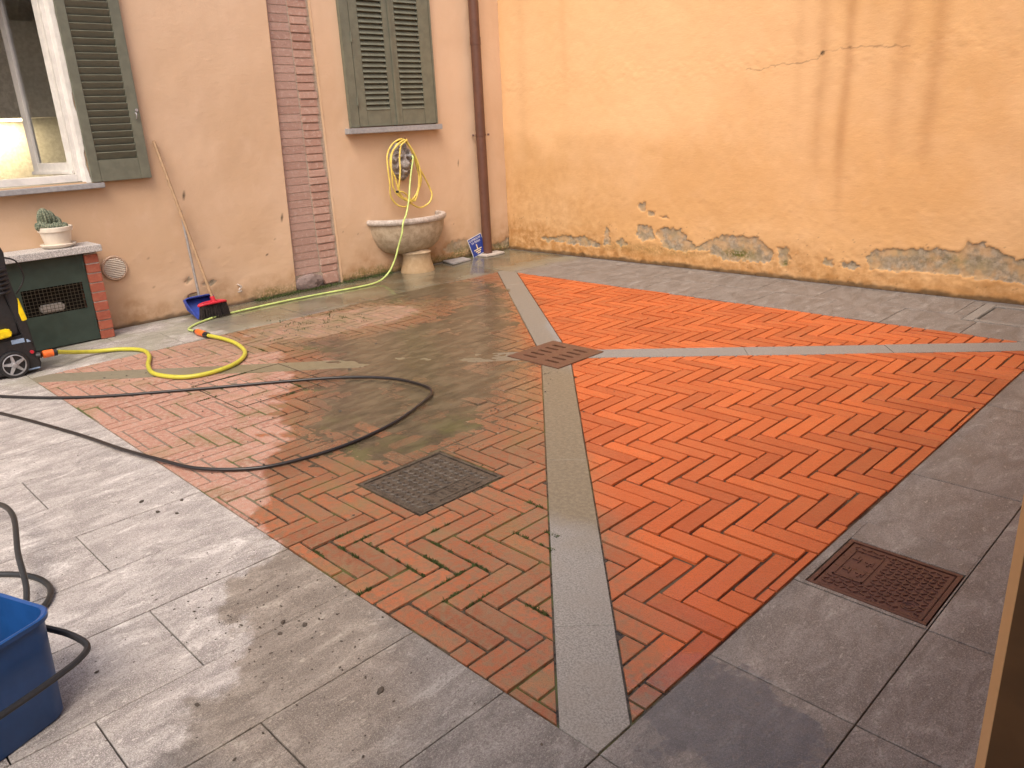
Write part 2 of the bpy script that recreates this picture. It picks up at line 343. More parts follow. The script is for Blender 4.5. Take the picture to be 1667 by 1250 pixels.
# ------------------------------------------------------------------ object helpers
def link(o, parent=None):
    COL.objects.link(o)
    if parent is not None: o.parent = parent
    return o
def thing(name, label, cat, loc=(0, 0, 0), rz=0.0, group=None):
    o = bpy.data.objects.new(name, None); o.location = loc; o.rotation_euler = (0, 0, rz); o.empty_display_size = .1
    link(o); o['label'] = label; o['category'] = cat
    if group: o['group'] = group
    return o
def tag(o, label, cat, group=None):
    o['label'] = label; o['category'] = cat
    if group: o['group'] = group
    return o
def struct(name):
    o = bpy.data.objects.new(name, None); o.empty_display_size = .1; link(o); o['kind'] = 'structure'; return o
class MB:
    """collects world-space geometry and builds one mesh object"""
    def __init__(s): s.v = []; s.f = []
    def add(s, vs, fs):
        o = len(s.v); s.v += [tuple(v) for v in vs]; s.f += [tuple(i+o for i in f) for f in fs]; return s
    def box(s, x0, x1, y0, y1, z0, z1, M4=None):
        vs = [Vector(p) for p in ((x0, y0, z0), (x1, y0, z0), (x1, y1, z0), (x0, y1, z0), (x0, y0, z1), (x1, y0, z1), (x1, y1, z1), (x0, y1, z1))]
        if M4 is not None: vs = [M4 @ v for v in vs]
        return s.add(vs, [(0, 3, 2, 1), (4, 5, 6, 7), (0, 1, 5, 4), (1, 2, 6, 5), (2, 3, 7, 6), (3, 0, 4, 7)])
    def prism(s, poly, z0, z1, M4=None):
        n = len(poly); vs = [Vector((p[0], p[1], z0)) for p in poly]+[Vector((p[0], p[1], z1)) for p in poly]
        if M4 is not None: vs = [M4 @ v for v in vs]
        return s.add(vs, [tuple(range(n-1, -1, -1)), tuple(range(n, 2*n))]+[(i, (i+1) % n, n+(i+1) % n, n+i) for i in range(n)])
    def tube(s, pts, r, seg=8, caps=True):
        pts = [Vector(p) for p in pts]; n = len(pts); vs = []; fs = []
        rr = r if isinstance(r, (list, tuple)) else [r]*n
        t0 = (pts[1]-pts[0]).normalized(); u = t0.orthogonal().normalized()
        for i, p in enumerate(pts):
            t = ((pts[min(i+1, n-1)]-pts[max(i-1, 0)])).normalized()
            u = (u - t*u.dot(t)).normalized(); w_ = t.cross(u)
            for k in range(seg):
                a = 2*math.pi*k/seg; vs.append(p+u*math.cos(a)*rr[i]+w_*math.sin(a)*rr[i])
        for i in range(n-1):
            for k in range(seg):
                a, b = i*seg+k, i*seg+(k+1) % seg; fs.append((a, b, b+seg, a+seg))
        if caps: fs += [tuple(range(seg-1, -1, -1)), tuple(range((n-1)*seg, n*seg))]
        return s.add(vs, fs)
    def lathe(s, prof, c, seg=32, sx=1.0, sy=1.0, a0=0.0, a1=2*math.pi):
        full = abs(a1-a0-2*math.pi) < 1e-6; m = seg if full else seg+1; vs = []; fs = []
        for r, z in prof:
            for k in range(m):
                a = a0+(a1-a0)*k/seg; vs.append((c[0]+math.cos(a)*r*sx, c[1]+math.sin(a)*r*sy, c[2]+z))
        for i in range(len(prof)-1):
            for k in range(seg):
                a = i*m+k; b = i*m+(k+1) % m; fs.append((a, b, b+m, a+m))
        return s.add(vs, fs)
    def build(s, name, mat, parent=None, smooth=False, bevel=0.0, seg=2):
        me = bpy.data.meshes.new(name); me.from_pydata(s.v, [], s.f); me.update()
        bm = bmesh.new(); bm.from_mesh(me); bmesh.ops.recalc_face_normals(bm, faces=bm.faces)
        if bevel > 0:
            es = [e for e in bm.edges if len(e.link_faces) == 2 and e.calc_face_angle(0) > .5]
            bmesh.ops.bevel(bm, geom=es, offset=bevel, segments=seg, affect='EDGES', clamp_overlap=True)
        bm.to_mesh(me); bm.free()
        if smooth:
            me.polygons.foreach_set('use_smooth', [True]*len(me.polygons))
            try: me.set_sharp_from_angle(angle=R(40))
            except Exception: pass
        me.materials.append(mat)
        o = bpy.data.objects.new(name, me)
        if parent is not None:                      # world-space vertices under a moved parent
            pm = Matrix.Translation(parent.location) @ parent.rotation_euler.to_matrix().to_4x4() if parent.parent is None else Matrix.Translation(parent.parent.location) @ Matrix.Translation(parent.location)
            me.transform(pm.inverted())
        return link(o, parent)
def spline(pts, sub=8):
    P = [Vector(p) for p in pts]; out = []
    for i in range(len(P)-1):
        a, b, c, d = P[max(i-1, 0)], P[i], P[i+1], P[min(i+2, len(P)-1)]
        for k in range(sub):
            t = k/sub
            out.append(.5*((2*b)+(c-a)*t+(2*a-5*b+4*c-d)*t*t+(-a+3*b-3*c+d)*t**3))
    out.append(P[-1]); return out
def text_mesh(body, size, depth):
    cu = bpy.data.curves.new('lettering', 'FONT'); cu.body = body; cu.size = size; cu.extrude = depth; cu.align_x = 'CENTER'; cu.align_y = 'CENTER'; cu.resolution_u = 2
    o = bpy.data.objects.new('lettering', cu); COL.objects.link(o)
    bpy.context.view_layer.update()
    me = bpy.data.meshes.new_from_object(o.evaluated_get(bpy.context.evaluated_depsgraph_get()))
    vs = [v.co.copy() for v in me.vertices]; fs = [tuple(p.vertices) for p in me.polygons]
    bpy.data.objects.remove(o); bpy.data.curves.remove(cu); bpy.data.meshes.remove(me)
    return vs, fs

# ------------------------------------------------------------------ ground: layout numbers
FX0, FX1, FY0, FY1 = 1.0, 6.062, -5.70, -1.095       # brick field
GC = (3.585, -3.11); GH = .235                        # drain grate centre, half size
BW = .096                                             # half width of the granite bands
CORN = {'far': (FX0+.06, FY1), 'right': (FX1, FY1+.0), 'near': (FX1, FY0), 'left': (FX0, FY0)}

def clip(poly, a, b, c):
    """keep the side a*x+b*y+c >= 0"""
    out = []; n = len(poly)
    for i in range(n):
        p, q = poly[i], poly[(i+1) % n]; dp = a*p[0]+b*p[1]+c; dq = a*q[0]+b*q[1]+c
        if dp >= 0: out.append(p)
        if (dp >= 0) != (dq >= 0):
            t = dp/(dp-dq); out.append((p[0]+(q[0]-p[0])*t, p[1]+(q[1]-p[1])*t))
    return out
def area(p): return .5*sum(p[i][0]*p[(i+1) % len(p)][1]-p[(i+1) % len(p)][0]*p[i][1] for i in range(len(p)))
def dedupe(p, e=.002):
    o = []
    for q in p:
        if not o or math.hypot(q[0]-o[-1][0], q[1]-o[-1][1]) > e: o.append(q)
    if len(o) > 1 and math.hypot(o[0][0]-o[-1][0], o[0][1]-o[-1][1]) <= e: o.pop()
    return o
def inset(poly, d):
    out = poly; n = len(poly)
    for i in range(n):
        p, q = poly[i], poly[(i+1) % n]; ex, ey = q[0]-p[0], q[1]-p[1]; L = math.hypot(ex, ey)
        if L < 1e-6: continue
        a, b = -ey/L, ex/L; out = clip(out, a, b, -(a*p[0]+b*p[1])-d)
        if len(out) < 3: return []
    return out
def piece_mesh(name, poly, th, ch, mat, jit=0.0):
    """stone or brick from a convex outline, edges eased, top at z = 0"""
    n = len(poly); cx = sum(p[0] for p in poly)/n; cy = sum(p[1] for p in poly)/n; vs = []
    loc = [(p[0]-cx, p[1]-cy) for p in poly]
    for z, k in ((-th, 0.0), (-ch*1.1, 0.0), (-ch*.3, ch*.55), (0.0, ch*1.3)):
        for p in loc:
            L = math.hypot(*p) or 1; f = max(0, (L-k*1.3)/L)
            vs.append((p[0]*f+random.uniform(-jit, jit), p[1]*f+random.uniform(-jit, jit), z))
    fs = [tuple(range(3*n, 4*n))]
    for r in range(3):
        fs += [(r*n+i, r*n+(i+1) % n, (r+1)*n+(i+1) % n, (r+1)*n+i) for i in range(n)]
    me = bpy.data.meshes.new(name); me.from_pydata(vs, [], fs); me.update(); me.materials.append(mat)
    return me, (cx, cy)
def piece(name, poly, th, ch, mat, parent, z=0.0, jit=0.0, tilt=0.0):
    me, c = piece_mesh(name, poly, th, ch, mat, jit)
    o = bpy.data.objects.new(name, me); o.location = (c[0], c[1], z); o.rotation_euler = (random.uniform(-tilt, tilt), random.uniform(-tilt, tilt), 0)
    return link(o, parent)

# holes in the paving: manhole cover in the bricks
COV1 = (4.24, 4.69, -5.185, -4.705)      # x0 x1 y0 y1
COV2 = (6.105, 6.487, -4.615, -4.25)
COV3 = (5.41, 6.25, -.70, -.10)

# ground base sheet
g = MB(); g.add([(-40, -60, -.09), (60, -60, -.09), (60, 40, -.09), (-40, 40, -.09)], [(0, 1, 2, 3)])
gb = g.build('ground', M['mortar']); gb['kind'] = 'structure'

# dirt, silt and mud between and over the bricks (real height: rises to the brick tops where it is muddy)
def np_masks(X, Y):
    j = (fbm(X, Y, 2.2, 5, 3)-.5)*.55+(fbm(X, Y, 9, 4, 9)-.5)*.25
    s1 = .622*(X-1.07)+.783*(Y+1.12); s2 = .704*(X-3.72)+.710*(Y+3.37); s = np.minimum(s1, s2)
    clean = sstep(-.34, -.02, s+j*.55)
    sa = -.56*(X-2.43)-.83*(Y+4.37)-.10; sb = -(Y+4.25)
    def ell(cx, cy, rx, ry, a):
        u = ((X-cx)*math.cos(a)+(Y-cy)*math.sin(a))/rx; v = (-(X-cx)*math.sin(a)+(Y-cy)*math.cos(a))/ry
        return (1-np.hypot(u, v))*min(rx, ry)
    dr = np.maximum(np.minimum(sa, sb), ell(1.40, -3.55, .38, .75, -.35)); dry = sstep(-.03, .04, dr+j*1.1)
    md = np.minimum(np.minimum(ell(2.3, -3.35, 2.7, 1.15, -.72), -dr), -s+.02)
    mud = sstep(-.12, .42, md+j)*(1-dry)
    return clean, dry, mud
def joint_sheet():
    xs = np.arange(FX0-.02, FX1+.021, .02); ys = np.arange(FY0-.02, FY1+.021, .02)
    X, Y = np.meshgrid(xs, ys); cl, dr, mu = np_masks(X, Y)
    nz = fbm(X, Y, 26, 3, 5)-.5; nb = fbm(X, Y, 5, 4, 8)-.5
    Z = -.0065*(1-dr)*(1-mu) - .0035*dr + nz*.006 + cl*(-.003)
    Z = Z + mu*mu*(.0022+nb*.009)
    v = np.stack([X, Y, Z], -1).reshape(-1, 3); ny, nx = X.shape
    i = np.arange(nx*ny).reshape(ny, nx)
    f = np.stack([i[:-1, :-1], i[:-1, 1:], i[1:, 1:], i[1:, :-1]], -1).reshape(-1, 4)
    cx = v[f].mean(1)
    keep = ~((cx[:, 0] > COV1[0]) & (cx[:, 0] < COV1[1]) & (cx[:, 1] > COV1[2]) & (cx[:, 1] < COV1[3]))
    keep &= ~((abs(cx[:, 0]-GC[0]) < GH-.02) & (abs(cx[:, 1]-GC[1]) < GH-.02))
    f = f[keep]
    me = bpy.data.meshes.new('joint_silt'); me.from_pydata(v.tolist(), [], f.tolist()); me.update()
    me.polygons.foreach_set('use_smooth', [True]*len(me.polygons)); me.materials.append(M['joint'])
    o = bpy.data.objects.new('joint_silt', me); link(o); o['kind'] = 'stuff'; o['label'] = 'brown silt and mud lying between and over the paving bricks'; o['category'] = 'silt'
joint_sheet()

# four triangular brick fields in herringbone, divided by the granite bands
BWID, BLEN, JT = .0866, .3125, .0102
HO = (5.365, -4.778)
def tri_field(a, b):
    """half planes of the field triangle between drain and the two corners a, b"""
    hp = [(1, 0, -FX0-.004), (-1, 0, FX1-.004), (0, 1, -FY0-.004), (0, -1, FY1-.004)]
    for (p, s) in ((CORN[a], 1), (CORN[b], -1)):
        dx, dy = p[0]-GC[0], p[1]-GC[1]; L = math.hypot(dx, dy); nx, ny = -dy/L*s, dx/L*s
        # orient so that the other corner is inside
        q = CORN[b] if s == 1 else CORN[a]
        sg = 1 if nx*(q[0]-GC[0])+ny*(q[1]-GC[1]) > 0 else -1
        nx, ny = nx*sg, ny*sg
        hp.append((nx, ny, -(nx*GC[0]+ny*GC[1])-BW-.006))
    return hp
FULL = {}
def full_mesh(v):
    if v not in FULL:
        hx, hy = BLEN/2-JT/2, BWID/2-JT/2; e = .0025
        p = [(-hx+random.uniform(0, e), -hy+random.uniform(0, e)), (hx-random.uniform(0, e), -hy+random.uniform(0, e)), (hx-random.uniform(0, e), hy-random.uniform(0, e)), (-hx+random.uniform(0, e), hy-random.uniform(0, e))]
        k = .006; q = []
        for i in range(4):
            a, b, c = p[i-1], p[i], p[(i+1) % 4]
            for o in (a, c):
                d = math.hypot(o[0]-b[0], o[1]-b[1]); q.append((b[0]+(o[0]-b[0])*k/d*random.uniform(.4, 1.2), b[1]+(o[1]-b[1])*k/d*random.uniform(.4, 1.2)))
        FULL[v] = piece_mesh('brick', q, .055, .0019, M['brick'])[0]
    return FULL[v]
def subtract_rect(poly, r):
    """convex pieces of poly outside rectangle r"""
    x0, x1, y0, y1 = r; out = []; rest = poly
    for a, b, c in ((-1, 0, x0), (1, 0, -x1), (0, -1, y0), (0, 1, -y1)):
        o = clip(rest, a, b, c)
        if len(o) > 2 and abs(area(o)) > 1e-4: out.append(o)
        rest = clip(rest, -a, -b, -c)
        if len(rest) < 3: break
    return out
TRAY = (2.10, 2.84, -5.08, -4.42)
counts = {}
for fname, (a, b) in {'near_right': ('near', 'right'), 'far': ('far', 'right'), 'left': ('far', 'left'), 'near_left': ('left', 'near')}.items():
    st = struct('brick_paving'); hp = tri_field(a, b); cnt = 0
    for k in range(-90, 91):
        for m in range(-14, 15):
            for vert in (0, 1):
                if vert: x0, y0, x1, y1 = k*BWID, k*BWID, (k+1)*BWID, k*BWID+BLEN
                else: x0, y0, x1, y1 = k*BWID, (k-1)*BWID, k*BWID+BLEN, k*BWID
                x0 += HO[0]+m*BLEN; x1 += HO[0]+m*BLEN; y0 += HO[1]-m*BLEN; y1 += HO[1]-m*BLEN
                if x1 < FX0 or x0 > FX1 or y1 < FY0 or y0 > FY1: continue
                h = JT/2; poly0 = [(x0+h, y0+h), (x1-h, y0+h), (x1-h, y1-h), (x0+h, y1-h)]; poly = poly0
                for q in hp:
                    poly = clip(poly, *q)
                    if len(poly) < 3: break
                if len(poly) < 3: continue
                poly = dedupe(poly); cut = abs(area(poly)-area(poly0)) > 1e-5
                polys = [poly]
                for rct in ((COV1[0]-.012, COV1[1]+.012, COV1[2]-.012, COV1[3]+.012), (GC[0]-GH-.006, GC[0]+GH+.006, GC[1]-GH-.006, GC[1]+GH+.006)):
                    np_ = []
                    for pl in polys:
                        xs = [p[0] for p in pl]; ys = [p[1] for p in pl]
                        if max(xs) <= rct[0] or min(xs) >= rct[1] or max(ys) <= rct[2] or min(ys) >= rct[3]: np_.append(pl)
                        else:
                            cut = True; np_ += subtract_rect(pl, rct)
                    polys = np_
                z = random.gauss(0, .0011)
                if not cut and polys:
                    o = bpy.data.objects.new('brick', full_mesh(random.randrange(8)))
                    o.location = ((x0+x1)/2+random.uniform(-.0012, .0012), (y0+y1)/2+random.uniform(-.0012, .0012), z)
                    o.rotation_euler = (random.gauss(0, .007), random.gauss(0, .004), (math.pi/2 if vert else 0)+(math.pi if random.random() < .5 else 0)+random.gauss(0, .006))
                    link(o, st); cnt += 1
                else:
                    for pl in polys:
                        pl = dedupe(pl, .004)
                        if len(pl) < 3 or abs(area(pl)) < 3.5e-4: continue
                        if area(pl) < 0: pl = pl[::-1]
                        piece('brick', pl, .055, .0018, M['brick'], st, z=z, tilt=.004); cnt += 1
    counts[fname] = cnt
print('bricks', counts)

# granite bands from the drain to the four corners
def band(corner, joints):
    st = struct('granite_band'); p = CORN[corner]; dx, dy = p[0]-GC[0], p[1]-GC[1]; L = math.hypot(dx, dy); ux, uy = dx/L, dy/L; nx, ny = -uy, ux
    cuts = [0.0]+joints+[L+.3]
    for i in range(len(cuts)-1):
        a, b = cuts[i]+.0015, cuts[i+1]-.0015; h = BW-.001
        pl = [(GC[0]+ux*a-nx*h, GC[1]+uy*a-ny*h), (GC[0]+ux*b-nx*h, GC[1]+uy*b-ny*h), (GC[0]+ux*b+nx*h, GC[1]+uy*b+ny*h), (GC[0]+ux*a+nx*h, GC[1]+uy*a+ny*h)]
        for q in ((1, 0, -FX0), (-1, 0, FX1), (0, 1, -FY0), (0, -1, FY1)): pl = clip(pl, *q)
        for pp in subtract_rect(pl, (GC[0]-GH-.002, GC[0]+GH+.002, GC[1]-GH-.002, GC[1]+GH+.002)):
            pp = dedupe(pp, .003)
            if len(pp) > 2 and abs(area(pp)) > 2e-3:
                if area(pp) < 0: pp = pp[::-1]
                piece('stone_slab', pp, .06, .002, M['band'], st, z=random.uniform(-.001, .001))
band('near', [1.76, 3.05]); band('far', [1.4, 2.5]); band('right', [1.28, 2.2]); band('left', [1.2, 2.3])

# gneiss slabs round the field
def slab(st, x0, x1, y0, y1, holes=()):
    h = .0022; pl = [(x0+h, y0+h), (x1-h, y0+h), (x1-h, y1-h), (x0+h, y1-h)]; ps = [pl]
    for rct in holes: ps = [q for p in ps for q in ([p] if (max(a[0] for a in p) <= rct[0] or min(a[0] for a in p) >= rct[1] or max(a[1] for a in p) <= rct[2] or min(a[1] for a in p) >= rct[3]) else subtract_rect(p, rct))]
    for p in ps:
        p = dedupe(p, .003)
        if len(p) > 2 and abs(area(p)) > 1e-3:
            if area(p) < 0: p = p[::-1]
            piece('slab', p, .05, .0016, M['slab'], st, z=random.uniform(-.0012, .0012), tilt=.0008)
st = struct('slab_paving')          # near side (rows run towards the camera's left)
rows = [-.05, .42, .83, 1.26, 1.66, 2.10, 2.51, 2.93, 3.355, 3.73, 4.13, 4.51, 4.94, 5.302, 5.72, 6.068, 6.50, 6.935]
for i in range(len(rows)-1):
    js = [FY0, -6.238, -6.767, -7.3, -7.85, -8.4] if i in (7, 9, 11, 13, 15, 1, 3, 5) else [FY0, -6.555, -7.08, -7.6, -8.1, -8.6]
    if rows[i] == 4.94: js[1] = -6.556
    for a, b in zip(js[1:], js[:-1]): slab(st, rows[i], rows[i+1], a, b)
st = struct('slab_paving')          # right side
ry = [FY0, -5.172, -4.638, -4.088, -3.543, -2.996, -2.46, -1.92, -1.38, FY1]
for a, b in zip(ry[:-1], ry[1:]):
    slab(st, FX1+.004, 6.50, a, b, [(COV2[0]-.006, COV2[1]+.006, COV2[2]-.006, COV2[3]+.006)]); slab(st, 6.50, 6.935, a, b)
st = struct('slab_paving')          # along the far wall
bx = [0.0]+[.62+.545*i for i in range(12)]
for i in range(len(bx)-1):
    slab(st, bx[i], bx[i+1], FY1+.002, -.56, [COV3]); slab(st, bx[i]-(.2 if i else 0), bx[i+1]-.2, -.56, -.015, [COV3])
st = struct('slab_paving')          # along the house
ly = [FY0, -5.15, -4.60, -4.05, -3.5, -2.95, -2.4, -1.85, FY1]
for a, b in zip(ly[:-1], ly[1:]): slab(st, .50, FX0, a, b); slab(st, .012, .50, a+.2, b+.2)

# ------------------------------------------------------------------ walls
def grid_panel(name, mat, parent, us, vs, mapf, wear, grime, hole=None, depth=None):
    U, V = np.meshgrid(us, vs); W_ = wear(U, V); G = grime(U, V); D = depth(U, V, W_) if depth else np.zeros_like(U)
    Pn = mapf(U, V, D); v = np.stack(Pn, -1).reshape(-1, 3); ny, nx = U.shape
    i = np.arange(nx*ny).reshape(ny, nx); f = np.stack([i[:-1, :-1], i[:-1, 1:], i[1:, 1:], i[1:, :-1]], -1).reshape(-1, 4)
    if hole is not None:
        uc = U.reshape(-1)[f].mean(1); vc = V.reshape(-1)[f].mean(1); f = f[~hole(uc, vc)]
    me = bpy.data.meshes.new(name); me.from_pydata(v.tolist(), [], f.tolist()); me.update()
    me.polygons.foreach_set('use_smooth', [True]*len(me.polygons))
    for nm, arr in (('wear', W_), ('grime', G)):
        at = me.color_attributes.new(nm, 'FLOAT_COLOR', 'POINT'); d = np.ones((nx*ny, 4), np.float32)
        for k in range(3): d[:, k] = arr[k].reshape(-1)
        at.data.foreach_set('color', d.reshape(-1))
    me.materials.append(mat); o = bpy.data.objects.new(name, me); return link(o, parent)
PEEL = [[(1.979, .394), (2.165, .411), (2.208, .273), (2.042, .244), (1.979, .292)], [(2.228, .325), (2.287, .395), (2.523, .393), (2.719, .211), (2.568, .166), (2.331, .198)],
        [(2.719, .211), (2.935, .338), (3.076, .37), (3.383, .368), (3.554, .245), (3.529, .136), (3.294, .146), (3.088, .112), (2.905, .177)],
        [(3.601, .278), (3.694, .3), (3.733, .199), (3.676, .104), (3.624, .16)],
        [(4.417, .258), (4.491, .333), (4.724, .365), (4.971, .384), (5.163, .373), (5.178, .438), (5.334, .456), (5.454, .384), (5.605, .335), (5.8, .33), (6.1, .27), (6.0, .15), (5.629, .165), (5.395, .165), (5.115, .188), (4.87, .19), (4.641, .168), (4.479, .18)],
        [(1.541, .352), (1.586, .354), (1.616, .161), (1.525, .155)], [(.531, .178), (1.189, .24), (1.47, .169), (1.423, .129), (.634, .146)],
        [(1.999, .631), (2.102, .651), (2.082, .568), (2.007, .571)], [(4.051, .212), (4.139, .22), (4.129, .161), (4.055, .169)], [(1.675, .219), (1.785, .254), (1.872, .198), (1.741, .153)],
        [(2.12, .55), (2.2, .57), (2.22, .52), (2.14, .51)], [(2.26, .50), (2.36, .53), (2.38, .49)], [(4.22, .2), (4.34, .22), (4.38, .16), (4.25, .15)]]
CRACK = [(3.2, 1.87), (3.609, 1.885), (3.856, 1.903), (3.905, 1.965), (4.136, 1.974), (4.335, 1.967), (4.6, 1.95)]
def wear_y(U, V):
    d = np.full(U.shape, 9.0)
    jx = (fbm(U, V, 30, 4, 1)-.5)*.07; jz = (fbm(U, V, 30, 4, 2)-.5)*.07
    for p in PEEL: d = np.minimum(d, sdpoly(U+jx, V+jz, p))
    peel = sstep(.008, -.006, d)
    moss = sstep(.5, .0, np.hypot((U-3.2)/.55, (V-.2)/.14)) + .8*sstep(.7, 0, np.hypot((U-3.68)/.1, (V-.15)/.07)) + .35*sstep(.9, 0, np.hypot((U-2.2)/1.5, (V-.16)/.10))+.3*sstep(.8, 0, np.hypot((U-5.1)/.8, (V-.3)/.12))
    moss = np.clip(moss*(.4+1.2*fbm(U, V, 12, 4, 6)), 0, 1)
    st = np.zeros_like(U)
    for x0, w0, zb, a in ((3.90, .06, .55, .75), (4.125, .05, .35, 1.0), (4.55, .075, .75, .7), (4.80, .07, .55, .8), (3.70, .05, .9, .35), (1.0, .05, 1.2, .25), (4.33, .09, 1.3, .25), (5.3, .2, .9, .2), (.35, .07, .6, .3)):
        xx = U-x0-(fbm(U*0+x0*9, V, 1.6, 2, 4)-.5)*.05
        st = np.maximum(st, a*np.exp(-(xx/w0)**2)*sstep(zb, zb+1.1, V+(fbm(U, V, 6, 3, 3)-.5)*.5)*(.75+.5*fbm(U, V, 8, 3, 5)))
    return [peel, moss, np.clip(st, 0, 1)]
def grime_y(U, V):
    n = fbm(U, V, 4, 5, 11); gr = sstep(.42, .02, V+(n-.5)*.35)*.9+ .35*sstep(1.35, .55, V+(n-.5)*.9)*sstep(2.6, 1.0, U)
    pale = sstep(1.15, 1.45, V+(fbm(U, V, 3, 4, 21)-.5)*.35)*sstep(4.2, 2.2, U+(n-.5)*.8)
    cr = np.full(U.shape, 9.0)
    jz = (fbm(U, V, 18, 3, 13)-.5)*.05
    for a, b in zip(CRACK[:-1], CRACK[1:]):
        t = np.clip(((U-a[0])*(b[0]-a[0])+(V+jz-a[1])*(b[1]-a[1]))/((b[0]-a[0])**2+(b[1]-a[1])**2), 0, 1)
        cr = np.minimum(cr, np.hypot(U-a[0]-(b[0]-a[0])*t, V+jz-a[1]-(b[1]-a[1])*t))
    chip = sstep(.007, .002, cr)*.4*sstep(.35, .6, fbm(U, V, 5, 3, 77))+sstep(.022, .010, np.hypot(U-3.9, (V-1.955)*.8))*.7+sstep(.025, .012, np.hypot(U-4.13, (V-1.98)*2.2))*.5
    chip = chip+sstep(.055, .02, V+(fbm(U, V, 14, 4, 19)-.5)*.05)*.75+(fbm(U, V, 90, 2, 31) > .86)*(V < .45)*.4
    return [np.clip(gr, 0, 1), pale, np.clip(chip, 0, 1)]
bw = thing('boundary_wall', 'tall yellow plastered wall with damp streaks and peeling foot, facing the camera', 'wall')
us = np.arange(0, 8.01, .0125); vs = np.unique(np.round(np.concatenate([np.arange(0, .72, .01), np.arange(.72, 3.35, .03), np.arange(1.82, 2.05, .006)]), 4))
def dep_y(U, V, W_):
    e = sstep(.0, .5, W_[0])
    return .010*e + (fbm(U, V, 2.2, 4, 40)-.5)*.016 + (fbm(U, V, 20, 3, 41)-.5)*.004*(1+2*sstep(.5, .1, V)) - .004*np.exp(-((W_[0]-.3)/.2)**2)*(W_[0] > .02)
grid_panel('plaster_face', M['pl_yellow'], bw, us, vs, lambda U, V, D: (U, D, V), wear_y, grime_y, depth=dep_y)
m = MB(); m.box(-.25, 8.01, .03, .30, 0, 3.33); m.build('core', M['mortar'], bw)
m = MB(); m.box(-.3, 8.03, -.06, .36, 3.33, 3.41); m.build('coping', M['sill'], bw, bevel=.008)

# house wall (x = 0): two plaster panels with a strip of bare brick between, a window, shutters
hw = thing('house_wall', 'peach plastered house wall with green louvred shutters and a strip of bare brick', 'wall')
LPEEL = [[(-1.087, .132), (-.967, .21), (-.761, .229), (-.663, .167), (-.695, .094), (-.903, .086)], [(-.304, .107), (-.151, .096), (-.02, .156), (.02, .033), (-.239, .038)],
         [(-4.14, .16), (-4.05, .19), (-4.0, .13), (-4.1, .11)], [(-4.13, .30), (-4.07, .33), (-4.05, .28)], [(-3.98, .25), (-3.85, .27), (-3.8, .23), (-3.95, .22)]]
def wear_x(U, V):
    d = np.full(U.shape, 9.0); jx = (fbm(U, V, 30, 4, 1)-.5)*.07; jz = (fbm(U, V, 30, 4, 2)-.5)*.07
    for p in LPEEL: d = np.minimum(d, sdpoly(U+jx, V+jz, p))
    peel = sstep(.008, -.006, d)
    moss = sstep(.13, .02, V+(fbm(U, V, 9, 4, 7)-.5)*.14)*sstep(-3.7, -3.3, U)*.8 + .35*sstep(.3, 0, np.hypot((U+.8)/.7, (V-.12)/.35))
    st = .5*np.exp(-((U+1.18)/.16)**2)*sstep(.65, .2, V) + .55*np.exp(-((U+2.05)/.28)**2)*sstep(.6, .15, V)+.25*sstep(-.22, -.02, U)
    return [peel, np.clip(moss, 0, 1), np.clip(st, 0, 1)]
def grime_x(U, V):
    n = fbm(U, V, 5, 5, 11); gr = sstep(.30, .0, V+(n-.5)*.4)*.75+sstep(.55, .05, V+(n-.5)*.3)*sstep(-2.5, -2.1, U)*.35
    pale = sstep(1.6, 2.6, V)*.6
    chip = sstep(.045, .015, V+(fbm(U, V, 16, 4, 19)-.5)*.05)*.7+(fbm(U, V, 110, 2, 33) > .90)*(V < .6)*.4
    for cy, cz, r in ((-4.0, 1.05, .006), (-3.3, .42, .008), (-3.55, 1.5, .005), (-3.1, .75, .006), (-1.9, .52, .01), (-.75, 1.1, .006)): chip = chip+sstep(r*1.6, r*.5, np.hypot(U-cy, V-cz))
    return [np.clip(gr, 0, 1), pale, np.clip(chip, 0, 1)]
dep_x = lambda U, V, W_: -.008*sstep(0, .5, W_[0])+(fbm(U, V, 2.6, 4, 60)-.5)*.014+(fbm(U, V, 20, 3, 61)-.5)*.004
WY0, WY1, WZ0, WZ1 = -5.95, -4.735, 1.235, 2.95
vsx = np.unique(np.round(np.concatenate([np.arange(0, .6, .015), np.arange(.6, 6.2, .05), [WZ0, WZ1]]), 4))
usA = np.unique(np.round(np.concatenate([np.arange(-9, -6, .1), np.arange(-6, -3.03, .02), [WY0, WY1, -3.03]]), 4))
def mapA(U, V, D):
    lean = .036*np.clip((U+4.2)/1.17, 0, 1)*V                     # the cut edge beside the bricks leans
    return D, U+lean, V
grid_panel('plaster_face', M['pl_peach'], hw, usA, vsx, mapA, wear_x, grime_x, hole=lambda u, v: (u > WY0) & (u < WY1) & (v > WZ0) & (v < WZ1), depth=dep_x)
usB = np.unique(np.round(np.concatenate([np.arange(-2.48, .001, .015), [0.0]]), 4))
grid_panel('plaster_face', M['pl_peach'], hw, usB, vsx, lambda U, V, D: (D, U, V), wear_x, grime_x, depth=dep_x)
def zero(U, V): return [U*0, U*0, U*0]
grid_panel('plaster_edge', M['pl_peach'], hw, np.array([-.055, -.03, .004]), np.arange(0, 6.2, .1), lambda U, V, D: (U, V*0-2.478, V), zero, zero)
grid_panel('plaster_edge', M['pl_peach'], hw, np.array([-.055, -.03, .003]), np.arange(0, 6.2, .1), lambda U, V, D: (U, -3.032+.036*V, V), zero, zero)
m = MB(); m.box(-.30, -.037, -3.10, -2.479, 0, 6.15); m.box(-.30, -.03, -2.477, 0, 0, 6.15); m.box(-.30, -.03, -9, WY0, 0, 6.15); m.box(-.30, -.03, WY1+.25, -3.10, 0, 6.15)
